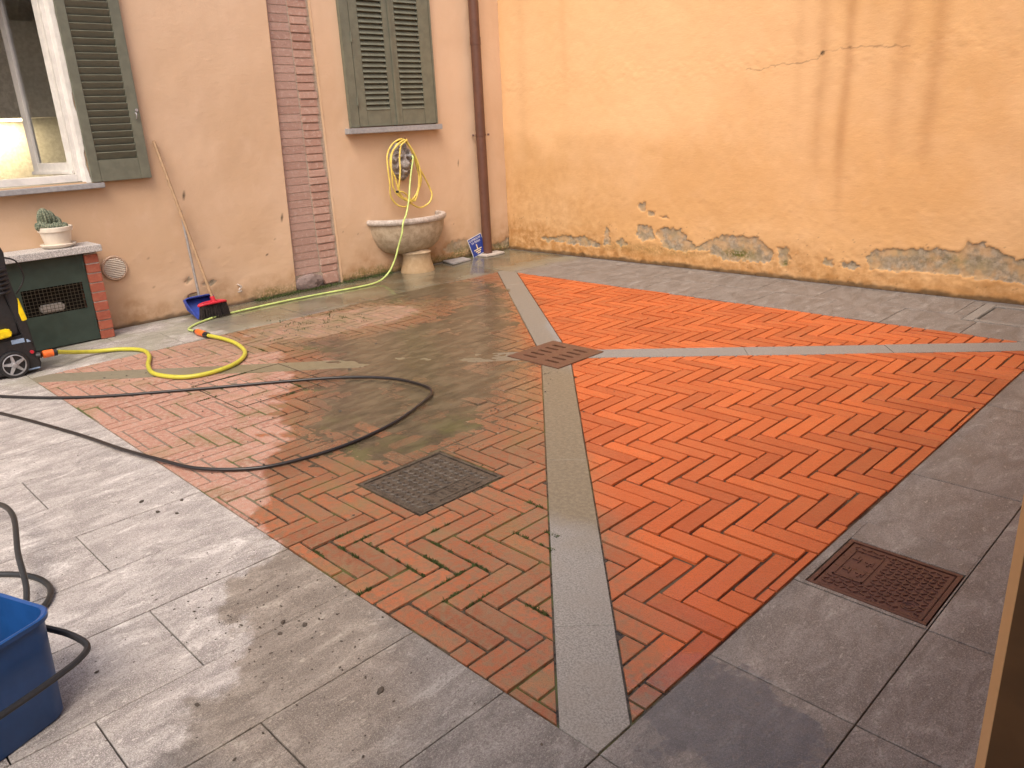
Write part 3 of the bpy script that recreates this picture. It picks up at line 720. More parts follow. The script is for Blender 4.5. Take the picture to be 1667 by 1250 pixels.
m.box(-.30, -.03, WY0, WY1+.25, 0, WZ0-.02); m.box(-.30, -.03, WY0, WY1+.25, WZ1, 6.15); m.build('core', M['mortar'], hw)
# bare brick strip: smooth column and rough column
z = .155; n = 0
while z < 3.5:
    hgt = .0735; yl = -3.03+.036*z
    m = MB(); m.box(-.05, -.033, yl+.005, -2.712, z, z+hgt-.0045); m.build('brick', M['wbrick'], hw, bevel=.003)
    m = MB(); yo = -2.51+random.uniform(-.015, .012); m.box(-.05, -.024+random.uniform(-.006, .006), -2.700+random.uniform(-.005, .005), yo, z-.012, z+hgt-.0185)
    b = m.build('brick', M['rbrick'], hw, bevel=.006)
    z += hgt
m = MB(); m.box(-.05, -.006, -2.69, -2.515, .02, .135); m.build('brick', M['rbrick'], hw, bevel=.01)
me = bmesh.new(); bmesh.ops.create_icosphere(me, subdivisions=3, radius=1)
for v in me.verts:
    v.co = Vector((-.015+v.co.x*.045, -2.868+v.co.y*.165, .07+v.co.z*.088))+Vector((0, 0, 0))
    nn = float(fbm(np.array([v.co.y*1.0]), np.array([v.co.z+v.co.x]), 22, 3, 5)[0])-.5; v.co += Vector((nn*.03, nn*.03, nn*.02))
mm = bpy.data.meshes.new('foot_stone'); me.to_mesh(mm); me.free(); mm.materials.append(plain('mauve_stone', (.22, .165, .15), .8, sc=40, bump=.4)); o = bpy.data.objects.new('foot_stone', mm); link(o, hw)

# open window: sill, fixed frame, sash swung inwards with its pane
m = MB(); m.box(-.16, .085, -6.1, -4.655, 1.182, 1.222); m.build('window_sill', M['sill'], hw, bevel=.004)
fr = MB(); x0, x1 = -.13, -.045
fr.box(x0, x1, WY1-.075, WY1, WZ0+.005, WZ1); fr.box(x0, x1, WY0, WY0+.075, WZ0+.005, WZ1); fr.box(x0+.002, x1-.002, WY0+.075, WY1-.075, WZ0+.003, WZ0+.062); fr.box(x0+.002, x1-.002, WY0+.075, WY1-.075, WZ1-.06, WZ1)
win = fr.build('window_frame', M['white'], hw, bevel=.004)
# rough whitewashed reveal edge with a torn outline
def torn(parent):
    zz = np.arange(1.226, 2.95, .012); off = .018*np.exp(-((zz-1.38)/.09)**2)+.012*np.exp(-((zz-1.85)/.05)**2)
    nj = (fbm(zz, zz*0, 22, 4, 5)-.5)*.016
    vs = []; fs = []
    for i, q in enumerate(zz):
        e = WY1+.012-off[i]+nj[i]; vs += [(-.045, WY1-.045, q), (.006+nj[i]*.3, WY1-.03, q), (.010+nj[i]*.3, e-.006, q), (.002, e, q)]
    for i in range(len(zz)-1):
        for k in range(3): a = i*4+k; fs.append((a, a+1, a+5, a+4))
    mb = MB(); mb.add(vs, fs); return mb.build('whitewashed_edge', M['white'], parent, smooth=True)
torn(hw)
def sash(parent, hinge, ang, wdt, z0, z1):
    Mx = Matrix.Translation((-.09, hinge, 0)) @ Matrix.Rotation(ang, 4, 'Z')
    s = MB(); t_ = .045; a = .07
    s.box(-t_, 0, -a, 0, z0, z1, Mx); s.box(-t_, 0, -wdt, -wdt+a, z0, z1, Mx); s.box(-t_+.002, -.002, -wdt+a, -a, z0, z0+.085, Mx); s.box(-t_+.002, -.002, -wdt+a, -a, z1-.07, z1, Mx)
    s.box(0.001, .02, -wdt-.005, 0, z0-.006, z0+.022, Mx)
    o = s.build('sash', M['white'], parent, bevel=.003)
    p = MB(); p.box(-.026, -.022, -wdt+a-.006, -a+.006, z0+.08, z1-.065, Mx); p.build('pane', M['glass'], o)
sash(hw, WY1-.078, R(-73), .54, WZ0+.07, WZ1-.06)

# louvred shutters
def shutter(parent, x, ya, yb, z0, z1, pan, slat, tilt, name='shutter', th=.038, bot=.165, stile=None, closed=True):
    """pan = (y0,y1) louvre opening; slats are sub-parts"""
    p0, p1 = pan; zb, zt = z0+bot, z1-.12
    s = MB(); s.box(x, x+th, ya, p0, z0, z1); s.box(x, x+th, p1, yb, z0, z1); s.box(x+.001, x+th-.001, p0, p1, z0, zb); s.box(x+.001, x+th-.001, p0, p1, zt, z1)
    o = s.build(name, M['shutter'], parent, bevel=.003)
    bk = MB(); bk.box(x+.003, x+.006, p0, p1, zb, zt); bk.build('backing', M['shutter'], o)
    n = int((zt-zb)/slat); me = None
    for i in range(n):
        zc = zb+(i+.5)*slat
        if me is None:
            q = MB(); c, s_ = math.cos(tilt), math.sin(tilt)
            Mx = Matrix.Rotation(tilt, 4, 'Y'); q.box(-.0045, .0045, p0+.001, p1-.001, -slat*.66, slat*.66, Mx)
            so = q.build('slat', M['shutter'], None); COL.objects.unlink(so); me = so.data; bpy.data.objects.remove(so)
        so = bpy.data.objects.new('slat', me); so.location = (x+th*.52, random.uniform(-.0004, .0004), zc); so.rotation_euler = (0, random.gauss(0, .012), 0); link(so, o)
    return o
sh = shutter(hw, .025, -4.735, -4.262, 1.228, 2.95, (-4.665, -4.348), .0535, R(30), bot=.168)
m = MB(); m.tube(spline([(.063, -4.30, 1.75), (.085, -4.30, 1.745), (.088, -4.30, 1.725), (.07, -4.30, 1.705)]), .005, 6); m.tube([(.062, -4.285, 1.77), (.068, -4.285, 1.77)], .012, 8); m.build('hook', M['silver'], sh)
# closed pair over the fountain
c2 = MB(); c2.box(.0, .05, -2.19, -2.09, 1.545, 3.05); c2.box(.0, .05, -1.075, -1.05, 1.545, 3.05); c2.box(.0, .05, -2.09, -1.075, 2.98, 3.05); c2.build('shutter_frame', M['shutter'], hw, bevel=.003)
sA = shutter(hw, .012, -2.086, -1.606, 1.55, 2.975, (-1.985, -1.692), .0515, R(-36), bot=.16)
sB = shutter(hw, .012, -1.602, -1.079, 1.55, 2.975, (-1.532, -1.232), .0515, R(-36), bot=.16)
m = MB(); m.box(.052, .064, -1.622, -1.588, 1.55, 2.975); m.build('cover_strip', M['shutter'], hw, bevel=.003)
for zz in (1.75, 2.35):
    m = MB(); m.tube([(.055, -2.09, zz), (.055, -2.09, zz+.09)], .009, 8); m.build('hinge', M['shutter'], hw)
m = MB(); m.box(-.02, .10, -2.245, -1.035, 1.484, 1.540); m.build('window_sill', M['sill'], hw, bevel=.004)
# round vent cover
m = MB(); m.lathe([(.104, 0), (.104, .012), (.098, .018), (.088, .016), (.086, .006), (0, .006)], (0, 0, 0), 40)
Vm = Matrix.Translation((.002, -4.693, .519)) @ Matrix.Rotation(R(90), 4, 'Y'); m.v = [tuple(Vm @ Vector(p)) for p in m.v]; vc = m.build('vent_cover', M['terracream'], hw, smooth=True); vc.data.materials.clear(); vc.data.materials.append(plain('vent_plastic', (.50, .35, .25), .6))
for i in range(11):
    dz = -.075+i*.015; L = math.sqrt(.085**2-dz**2)
    m = MB(); Mx = Matrix.Translation((.014, -4.693, .519+dz)) @ Matrix.Rotation(R(35), 4, 'Y'); m.box(-.0075, .0075, -L, L, -.0012, .0012, Mx); m.build('louvre', M['terracream'], vc)

# kitchen seen through the window
kr = thing('kitchen_interior', 'pale kitchen walls and counter seen through the open white window', 'room')
m = MB(); m.box(-2.62, -2.6, -7.6, -3.9, .3, 3.2); m.box(-2.6, -.32, -7.62, -7.6, .3, 3.2); m.box(-2.6, -.32, -3.9, -3.88, .3, 3.2); m.box(-2.6, -.32, -7.6, -3.9, 3.2, 3.22); m.box(-2.6, -.32, -7.6, -3.9, .28, .3); m.build('room_wall', M['kitchen'], kr)
m = MB(); m.box(-2.58, -2.0, -7.55, -3.95, 1.08, 1.13); m.build('counter_top', M['counter'], kr); m = MB(); m.box(-2.58, -2.03, -7.55, -3.95, .32, 1.08); m.build('base_cabinet', M['kitchen'], kr)
m = MB()
for i in range(6): m.box(-2.58, -2.25, -7.5+i*.6, -7.5+i*.6+.595, 1.80, 2.7)
m.build('wall_cabinet', M['kitchen'], kr, bevel=.004)
m = MB(); m.tube(spline([(-2.35, -4.93, 1.13), (-2.35, -4.93, 1.40), (-2.33, -4.95, 1.47), (-2.25, -5.03, 1.50), (-2.18, -5.09, 1.46), (-2.16, -5.11, 1.36)]), .016, 8); tag(m.build('kitchen_tap', M['chrome'], None, smooth=True), 'curved steel kitchen tap inside the open window', 'tap')
m = MB(); m.tube([(-2.42, -5.3, 1.785), (-2.42, -4.5, 1.785)], .012, 8); lt = tag(m.build('cabinet_lamp', M['lamp'], None), 'lit warm lamp under the kitchen wall cabinet inside the window', 'lamp')
ld = bpy.data.lights.new('lamp_glow', 'AREA'); ld.shape = 'RECTANGLE'; ld.size = .7; ld.size_y = .05; ld.energy = 10; ld.color = (1, .74, .38); lo = bpy.data.objects.new('lamp_glow', ld); lo.location = (-2.42, -4.9, 1.77); lo.rotation_euler = (0, 0, R(90)); link(lo, lt)

# doorway wall on the camera's right: camera stands in its opening
pw = thing('doorway_wall', 'orange plaster corner of the doorway at the right edge, dark on its inner side', 'wall')
ch = [(6.881, 0.0), (6.881, -5.759), (6.8996, -5.797), (9.6, -5.797), (9.6, 0.0)]
def plain_wall(mb, name, parent, mat):
    o = mb.build(name, mat, parent)
    for nm in ('wear', 'grime'):
        at = o.data.color_attributes.new(nm, 'FLOAT_COLOR', 'POINT'); at.data.foreach_set('color', [0, 0, 0, 1]*len(o.data.vertices))
    return o
m = MB(); m.prism(ch[::-1], 0, 2.45); plain_wall(m, 'jamb', pw, M['pl_yellow'])
m = MB(); m.prism([(6.881, -7.75), (9.6, -7.75), (9.6, -12), (6.881, -12)][::-1], 0, 2.45); plain_wall(m, 'far_jamb', pw, M['pl_yellow'])
m = MB(); m.box(6.881, 9.6, -7.75, -5.797, 2.25, 2.45); plain_wall(m, 'lintel', pw, M['pl_yellow'])
m = MB(); m.box(9.6, 9.7, -12, 0, 0, 2.45); plain_wall(m, 'back_wall', pw, M['pl_yellow'])

m = MB(); m.box(6.905, 7.9, -5.826, -5.799, .003, 2.24); m.build('dark_reveal_facing', plain('reveal_shade_brown', (.17, .085, .03), .55, sc=12), pw, bevel=.003)  # facing added on the reveal; its dark brown supplies shade the sky washes out

# ------------------------------------------------------------------ drain grate and covers
gt = thing('drain_grate', 'rusty square drain grate with ten slots where the stone bands meet', 'drain grate', (GC[0], GC[1], 0))
def plate_slots():
    h = GH; z0, z1 = -.03, .005; xs = [-h, -.165, -.035, .035, .165, h]; ys = [-h]
    for i in range(5):
        c = -.148+i*.074; ys += [c-.014, c+.014]
    ys.append(h); m = MB()
    def quad(pl, z, flip=False): m.add([(p[0]+GC[0], p[1]+GC[1], z) for p in (pl[::-1] if flip else pl)], [tuple(range(len(pl)))])
    for i in range(len(xs)-1):
        for j in range(len(ys)-1):
            slot = i in (1, 3) and j % 2 == 1
            x0, x1, y0, y1 = xs[i], xs[i+1], ys[j], ys[j+1]
            if not slot: quad([(x0, y0), (x1, y0), (x1, y1), (x0, y1)], z1)
            else:
                e = .013; o = [(x0+e, y0), (x1-e, y0), (x1, (y0+y1)/2), (x1-e, y1), (x0+e, y1), (x0, (y0+y1)/2)]
                quad([(x0, y0), (x0+e, y0), (x0, (y0+y1)/2)], z1); quad([(x1, y0), (x1, (y0+y1)/2), (x1-e, y0)], z1); quad([(x1, y1), (x1-e, y1), (x1, (y0+y1)/2)], z1); quad([(x0, y1), (x0, (y0+y1)/2), (x0+e, y1)], z1)
                for k in range(6):
                    a, b = o[k], o[(k+1) % 6]; m.add([(a[0]+GC[0], a[1]+GC[1], z1), (a[0]+GC[0], a[1]+GC[1], z0), (b[0]+GC[0], b[1]+GC[1], z0), (b[0]+GC[0], b[1]+GC[1], z1)], [(0, 1, 2, 3)])
    for a, b in (((-h, -h), (h, -h)), ((h, -h), (h, h)), ((h, h), (-h, h)), ((-h, h), (-h, -h))):
        m.add([(a[0]+GC[0], a[1]+GC[1], z1), (b[0]+GC[0], b[1]+GC[1], z1), (b[0]+GC[0], b[1]+GC[1], z0), (a[0]+GC[0], a[1]+GC[1], z0)], [(0, 1, 2, 3)])
    return m.build('plate', M['rust'], gt)
plate_slots()
m = MB(); m.box(GC[0]-.2, GC[0]+.2, GC[1]-.2, GC[1]+.2, -.086, -.075); m.build('pit', M['dark'], gt)

def cover(name, label, rect, mat, style):
    x0, x1, y0, y1 = rect; t = thing(name, label, 'manhole cover', ((x0+x1)/2, (y0+y1)/2, 0))
    m = MB(); e = .014
    m.box(x0, x1, y0, y0+e, -.03, -.001); m.box(x0, x1, y1-e, y1, -.03, -.001); m.box(x0, x0+e, y0+e, y1-e, -.03, -.001); m.box(x1-e, x1, y0+e, y1-e, -.03, -.001); m.build('rim', mat, t)
    m = MB(); g_ = .004; m.box(x0+e+g_, x1-e-g_, y0+e+g_, y1-e-g_, -.03, -.004); m.build('lid', mat, t, bevel=.002)
    m = MB(); m.box(x0+e, x1-e, y0+e, y1-e, -.035, -.031); m.build('gap', M['dark'], t)
    r = MB(); X0, X1, Y0, Y1 = x0+.03, x1-.03, y0+.03, y1-.03; zt = -.004
    if style == 'scale':                    # overlapping scale-like ridges with a lettered strip
        nx, ny = 10, 9
        for j in range(ny):
            for i in range(nx):
                cx = X0+(i+.5+(.5 if j % 2 else 0))*(X1-X0-.02)/nx; cy = Y0+(j+.5)*(Y1-Y0)/ny
                if cx > X1-.005 or (cx > X1-.10 and Y0+.10 < cy < Y1-.05): continue
                s_ = .019; pts = [(cx-s_, cy+.009, zt+.001), (cx-s_*.6, cy-.010, zt+.001), (cx, cy-.016, zt+.001), (cx+s_*.6, cy-.010, zt+.001), (cx+s_, cy+.009, zt+.001)]
                r.tube(pts, .0042, 5)
        r.box(X1-.095, X1-.09, Y0+.11, Y1-.06, zt-.002, zt+.003); r.box(X1-.012, X1-.007, Y0+.11, Y1-.06, zt-.002, zt+.003)
        for k in range(7): yy = Y0+.13+k*.032; r.box(X1-.075, X1-.03, yy, yy+.006, zt-.002, zt+.003); r.box(X1-.075, X1-.07, yy, yy+.018, zt-.002, zt+.0025)
    else:                                   # short dashes in alternating directions, framed panel, round badge
        nx, ny = 15, 14; fx1 = X0+.115; fy0 = Y0+.07; fy1 = Y1-.03
        bx_, by_ = X1-.045, Y0+.04
        for j in range(ny):
            for i in range(nx):
                cx = X0+(i+.5)*(X1-X0)/nx; cy = Y0+(j+.5)*(Y1-Y0)/ny
                if cx < fx1+.008 and fy0-.01 < cy < fy1+.01: continue
                if math.hypot(cx-bx_, cy-by_) < .032: continue
                a = R(45) if (i+j) % 2 else R(-20); L = .0085
                Mx = Matrix.Translation((cx, cy, zt)) @ Matrix.Rotation(a, 4, 'Z'); r.box(-L, L, -.0022, .0022, -.002, .0035, Mx)
        for a in ((X0+.012, fx1, fy0, fy0+.006), (X0+.012, fx1, fy1-.006, fy1), (X0+.012, X0+.018, fy0, fy1), (fx1-.006, fx1, fy0, fy1)): r.box(*a, zt-.002, zt+.0035)
        for k, gl in enumerate(('L', 'T', 'T', 'L')):
            cx = X0+.04+(k % 2)*.045; cy = fy0+.055+(k//2)*.085; d = 1 if k % 2 else -1
            r.box(cx-.014, cx+.014, cy-.003, cy+.003, zt-.002, zt+.0035); r.box(cx-.003, cx+.003, cy-.024 if d > 0 else cy, cy if d > 0 else cy+.024, zt-.002, zt+.0034); r.box(cx+.009, cx+.014, cy-.016, cy+.016, zt-.002, zt+.003)
        r.tube([(bx_+.022*math.cos(q), by_+.022*math.sin(q), zt) for q in np.linspace(0, 2*math.pi, 22)], .003, 4); r.tube([(bx_+.011*math.cos(q), by_+.011*math.sin(q), zt) for q in np.linspace(0, 2*math.pi, 14)], .0028, 4)
    o = r.build('relief', mat, t); o['kind'] = 'stuff'
    return t
cover('manhole_cover', 'dark wet iron cover with scale relief set among the herringbone bricks', COV1, M['wetiron'], 'scale')
cover('manhole_cover', 'reddish rusty iron cover with dash relief set in the grey slabs', COV2, M['rustdark'], 'dash')
# cement surround of the first cover
m = MB(); a, b, c, d = COV1; e = .012
m.box(a-e, b+e, c-e, c, -.03, -.006); m.box(a-e, b+e, d, d+e, -.03, -.006); m.box(a-e, a, c, d, -.03, -.006); m.box(b, b+e, c, d, -.03, -.006); s = m.build('cement_collar', M['joint']); s['kind'] = 'structure'
# stone access lid near the wall on the right
t = thing('access_lid', 'grey stone lid in a chipped cement frame against the yellow wall', 'lid', (5.8, -.4, 0))
x0, x1, y0, y1 = COV3
m = MB(); m.box(x0+.004, x0+.085, y0+.004, y1-.004, -.05, .002); m.box(x0+.085, x1, y0+.004, y0+.075, -.05, .0015); m.box(x0+.085, x1, y1-.06, y1-.004, -.05, .0015); m.build('frame', M['band'], t, bevel=.005)
m = MB(); m.box(x0+.10, x1, y0+.09, y1-.075, -.05, -.003); m.build('lid', M['slab'], t, bevel=.004)
# brick tray cover: narrow steel edge let into the bricks
t = thing('brick_tray_cover', 'sunken steel edged tray cover filled with bricks among the dirty paving', 'cover', (2.47, -4.75, 0))
m = MB(); x0, x1, y0, y1 = 2.15, 2.80, -5.06, -4.43; e = .006
m.box(x0, x1, y0, y0+e, -.02, .003); m.box(x0, x1, y1-e, y1, -.02, .003); m.box(x0, x0+e, y0+e, y1-e, -.02, .003); m.box(x1-e, x1, y0+e, y1-e, -.02, .003); m.build('steel_edge', M['wetiron'], t)

# ------------------------------------------------------------------ downpipe, sign, plate
dp = thing('downpipe', 'brown metal downpipe running down the wall beside the corner', 'downpipe', (.08, -.45, 0))
m = MB(); m.tube([(.08, -.45, .02), (.08, -.45, 2.0), (.08, -.45, 6.0)], .057, 20); m.build('pipe', M['pipe'], dp, smooth=True)
m = MB(); m.tube([(.08, -.45, 2.36), (.08, -.45, 2.44)], .0605, 20); m.build('joint_sleeve', M['pipe'], dp, smooth=True)
m = MB(); m.tube([(.08, -.45, 1.385), (.08, -.45, 1.405)], .062, 20); m.box(-.01, .03, -.46, -.44, 1.388, 1.402)
for s in (-1, 1): m.tube([(.08+.045*s, -.45+.06*s, 1.395), (.08+.06*s, -.45+.08*s, 1.395)], .012, 8)
m.build('clamp', M['pipe'], dp, smooth=True)
m = MB(); m.prism([(-.0, -.62), (.22, -.60), (.23, -.42), (.2, -.27), (.03, -.25)], .0, .022); tag(m.build('mortar_patch', M['greymortar'], None, bevel=.008), 'low grey cement patch round the foot of the brown downpipe', 'cement')
sg = thing('earth_sign', 'small blue earthing sign leaning behind the foot of the downpipe', 'sign', (.05, -.6, .02))
Sx = Matrix.Translation((.055, -.60, .128)) @ Matrix.Rotation(R(15), 4, 'X') @ Matrix.Rotation(R(-8), 4, 'Y')
# sign plane: local y = horizontal (towards the corner), local z = up, faces +x
m = MB(); m.box(-.003, 0, -.105, .125, -.115, .115, Sx); m.build('plate', M['signwhite'], sg)
m = MB(); m.box(.0005, .0012, -.099, .119, -.109, .109, Sx); m.build('blue_field', M['signblue'], sg)
def onsign(vs): return [Sx @ Vector((.0022+v[2], v[0], v[1])) for v in vs]
m = MB()
for body, sz, zz in (('DISPERSORE', .034, .082), ('DI TERRA', .034, .046)):
    vs, fs = text_mesh(body, sz, .0004); m.add(onsign([(v.x+.008, v.y+zz, v.z) for v in vs]), fs)
m.build('lettering', M['signwhite'], sg)
m = MB()
m.add(onsign([(-.006, -.035, 0), (.006, -.035, 0), (.006, .02, 0), (-.006, .02, 0)]), [(0, 1, 2, 3)])
for hw_, zz in ((.062, -.042), (.044, -.064), (.026, -.086)): m.add(onsign([(-hw_, zz-.0055, 0), (hw_, zz-.0055, 0), (hw_, zz+.0055, 0), (-hw_, zz+.0055, 0)]), [(0, 1, 2, 3)])
m.build('earth_symbol', M['signyellow'], sg)
m = MB(); m.prism([(.0, -1.10), (.26, -1.16), (.21, -.84), (.02, -.80)], .004, .022, None); tag(m.build('loose_slate', M['sill'], None, bevel=.003), 'loose flat grey slate lying by the wall beside the basin', 'slate')

# ------------------------------------------------------------------ wall fountain
bs = thing('wall_basin', 'weathered stone half-round basin on a pedestal against the peach wall', 'basin', (0, -1.59, 0))
cy = -1.60; A, B = .495, .40
m = MB(); prof = [(.30, .205), (.46, .212), (.64, .245), (.79, .31), (.89, .40), (.935, .48), (.95, .545)]
m.lathe(prof+[(.93, .556), (.84, .55), (.72, .47), (.5, .39), (.0, .36)], (0, cy, 0), 48, B, A, -math.pi/2, math.pi/2)
m.build('bowl', M['stone'], bs, smooth=True)
m = MB(); m.lathe([(.93, .548), (.985, .546), (1.015, .562), (1.02, .582), (1.0, .600), (.95, .606), (.90, .598), (.885, .578), (.88, .545)], (0, cy, 0), 48, B, A, -math.pi/2, math.pi/2)
m.build('rim', M['rimstone'], bs, smooth=True)
m = MB(); m.lathe([(.192, 0), (.19, .02), (.178, .06), (.160, .13), (.158, .19), (.165, .20), (.17, .21), (.16, .22), (.10, .24)], (.155, cy+.005, 0), 36, .95, 1.0); m.build('pedestal', M['stone'], bs, smooth=True)
# stone mask spout: relief head with mane, brow, nose and muzzle
def mask():
    n1, n2 = 44, 60; vs = []; fs = []
    for j in range(n2+1):
        for i in range(n1+1):
            u = -1+2*i/n1; v = -1+2*j/n2; r = math.hypot(u, v*.98)
            h = .085*max(0, 1-r**2.4)**.6 if r < 1 else 0
            G = lambda cu, cv, su, sv, a: a*math.exp(-((u-cu)/su)**2-((v-cv)/sv)**2)
            h += G(0, -.28, .34, .26, .055)+G(0, .02, .12, .30, .035)+G(0, -.12, .16, .09, .022)      # muzzle, nose
            h += G(-.32, .22, .22, .08, .028)+G(.32, .22, .22, .08, .028)-G(-.30, .08, .13, .075, .042)-G(.30, .08, .13, .075, .042)   # brows, eyes
            h += G(-.3, .07, .06, .04, .018)+G(.3, .07, .06, .04, .018)-G(0, -.44, .2, .035, .035)+G(0, -.58, .2, .08, .03)   # mouth
            h += G(-.42, -.12, .14, .2, .02)+G(.42, -.12, .14, .2, .02)
            a = math.atan2(v, u); ring = math.exp(-((r-.82)/.2)**2)
            h += ring*(.022*math.sin(a*13+math.sin(r*14)*1.2)+.016) if r < 1.05 else 0
            if r > 1: h = -.02
            vs.append((.004+h, -1.597+u*.138*(1+.06*math.sin(a*9)), 1.185+v*.20*(1+.05*math.sin(a*7))))
    for j in range(n2):
        for i in range(n1):
            a = j*(n1+1)+i; q = (a, a+1, a+n1+2, a+n1+1)
            if all(vs[k][0] < -.01 for k in q): continue
            fs.append(q)
    mb = MB(); mb.add(vs, fs); return mb.build('face', M['mask'], None, smooth=True)
mk = thing('mask_spout', 'grey stone animal mask on the wall above the basin', 'mask', (0, -1.597, 1.185)); o = mask(); o.data.transform(Matrix.Translation((0, 1.597, -1.185))); o.parent = mk; o.name = 'face'
m = MB(); m.tube(spline([(.0, -1.60, 1.385), (.10, -1.60, 1.385), (.135, -1.60, 1.392), (.14, -1.60, 1.42)]), .008, 8); m.build('hook', M['rust'], mk)
m = MB(); m.tube([(.08, -1.56, 1.235), (.15, -1.552, 1.235), (.175, -1.55, 1.232)], .016, 10); m.tube([(.14, -1.55, 1.235), (.14, -1.55, 1.275)], .010, 8); m.build('tap', M['silver'], mk)

# ------------------------------------------------------------------ hoses
def hose(name, pts, r, mat, parent=None, sub=9, seg=10, jit=0.0):
    m = MB(); m.tube(spline(pts, sub), r, seg); return m.build(name, mat, parent, smooth=True)
hh = thing('coiled_hose', 'old yellow hose hanging in loops from a hook round the stone mask', 'hose', (.1, -1.6, .7))
def yz(l, x): return [(x+(.012*math.sin(i*1.7)), p[0], p[1]) for i, p in enumerate(l)]
c1 = [(-1.581, 1.398), (-1.656, 1.405), (-1.745, 1.361), (-1.815, 1.262), (-1.839, 1.134), (-1.834, .969), (-1.825, .836), (-1.759, .742), (-1.677, .706), (-1.605, .726), (-1.539, .767), (-1.467, .849), (-1.434, .948), (-1.436, 1.057), (-1.463, 1.206), (-1.52, 1.32), (-1.581, 1.395)]
c2_ = [(-1.575, 1.398), (-1.615, 1.396), (-1.704, 1.352), (-1.774, 1.259), (-1.81, 1.131), (-1.812, 1.034), (-1.80, .93), (-1.757, .85), (-1.69, .79), (-1.60, .76), (-1.51, .80), (-1.45, .89), (-1.425, 1.0), (-1.44, 1.12), (-1.48, 1.25), (-1.575, 1.385)]
c3 = [(-1.585, 1.392), (-1.625, 1.378), (-1.668, 1.337), (-1.694, 1.221), (-1.714, 1.091), (-1.74, .974), (-1.743, .881), (-1.7, .81), (-1.636, .763), (-1.548, .768), (-1.48, .86), (-1.45, .98), (-1.455, 1.1), (-1.50, 1.25), (-1.57, 1.37)]
c4 = [(-1.57, 1.38), (-1.68, 1.36), (-1.775, 1.27), (-1.80, 1.15), (-1.768, 1.03), (-1.741, .895), (-1.715, .825), (-1.643, .777), (-1.555, .782), (-1.474, .87), (-1.433, 1.002), (-1.454, 1.125), (-1.48, 1.207), (-1.536, 1.33), (-1.585, 1.39)]
lp = [(-1.48, 1.2), (-1.416, 1.075), (-1.346, .975), (-1.285, .866), (-1.278, .796), (-1.318, .723), (-1.387, .682), (-1.451, .675), (-1.52, .696), (-1.578, .736), (-1.64, .80)]
tl = [(-1.786, .879), (-1.735, .874), (-1.67, .841), (-1.624, .789), (-1.56, .76)]
for k, (l, x) in enumerate(((c1, .105), (c2_, .128), (c3, .150), (c4, .118), (lp, .112), (tl, .17))): hose('loop', yz(l, x), .0088, M['palehose'], hh)
m = MB(); m.tube([(.17, -1.80, .880), (.17, -1.775, .878)], .013, 10); m.build('end_fitting', M['black'], hh, smooth=True)
gh = thing('green_hose', 'thin pale green hose from the mask over the basin and along the ground', 'hose', (.4, -3, 0))
hose('hose', [(.17, -1.55, 1.235), (.19, -1.556, 1.20), (.20, -1.60, 1.08), (.24, -1.665, .95), (.31, -1.75, .80), (.385, -1.86, .66), (.425, -1.94, .585), (.435, -1.975, .48), (.42, -2.02, .36), (.40, -2.07, .22), (.375, -2.14, .10), (.37, -2.25, .03), (.385, -2.40, .012), (.38, -2.62, .011), (.34, -2.97, .011), (.32, -3.43, .011), (.35, -3.96, .011), (.45, -4.24, .011), (.58, -4.385, .012), (.65, -4.42, .016), (.72, -4.43, .024), (.80, -4.43, .028)], .0092, M['greenhose'], gh)
yh = thing('yellow_hose', 'thick bright yellow hose snaking over the bricks to the pressure washer', 'hose', (1.2, -4.8, 0))
hose('hose', [(.87, -5.47, .115), (.80, -5.36, .075), (.74, -5.20, .03), (.80, -5.03, .018), (.98, -4.93, .018), (1.20, -4.96, .018), (1.47, -5.07, .018), (1.72, -5.115, .018), (1.95, -5.02, .018), (2.01, -4.85, .018), (1.94, -4.64, .018), (1.74, -4.47, .018), (1.45, -4.39, .018), (1.20, -4.39, .022), (1.02, -4.425, .027)], .0155, M['yellowhose'], yh, seg=12)
m = MB(); m.tube([(.80, -4.432, .028), (.84, -4.431, .028)], .017, 12); m.build('collar', M['black'], yh, smooth=True)
m = MB(); m.tube([(.97, -4.428, .028), (1.03, -4.424, .028)], .023, 12); m.build('collar', M['black'], yh, smooth=True)
m = MB(); m.tube([(.835, -4.431, .03), (.85, -4.431, .03), (.96, -4.428, .03), (.975, -4.428, .03)], [.021, .026, .026, .021], 12); m.build('connector', M['orange'], yh, smooth=True)
m = MB(); m.tube([(.875, -5.475, .117), (.875, -5.505, .118)], .026, 12); m.build('collar', M['black'], yh, smooth=True)
m = MB(); m.tube([(.875, -5.50, .118), (.875, -5.565, .12)], .027, 12); m.build('connector', M['orange'], yh, smooth=True)
bh = [(.95, -6.12, .02), (1.31, -5.96, .011), (1.79, -5.62, .011), (2.21, -5.13, .011), (2.56, -4.67, .012), (2.85, -4.34, .014), (3.14, -4.17, .018), (3.42, -4.14, .02), (3.56, -4.19, .02), (3.65, -4.33, .018), (3.77, -4.64, .012), (3.82, -4.98, .011), (3.78, -5.28, .011), (3.69, -5.46, .014), (3.50, -5.62, .02), (3.25, -5.70, .024), (2.95, -5.77, .02), (2.44, -5.86, .012), (1.69, -6.05, .011), (1.2, -6.25, .011), (.9, -6.5, .011)]
tag(hose('pressure_hose', bh, .0092, M['blackrubber']), 'long thin black hose lying in a wide loop over the bricks and slabs', 'hose')
tag(hose('washer_hose', [(3.0, -6.75, .02), (3.15, -6.52, .06), (3.40, -6.43, .12), (3.66, -6.42, .15), (3.95, -6.48, .12), (4.17, -6.52, .06), (4.30, -6.60, .02), (4.32, -6.8, .012)], .0108, M['greyrubber']), 'stiff dark grey hose arching up behind the blue bucket', 'hose', None)
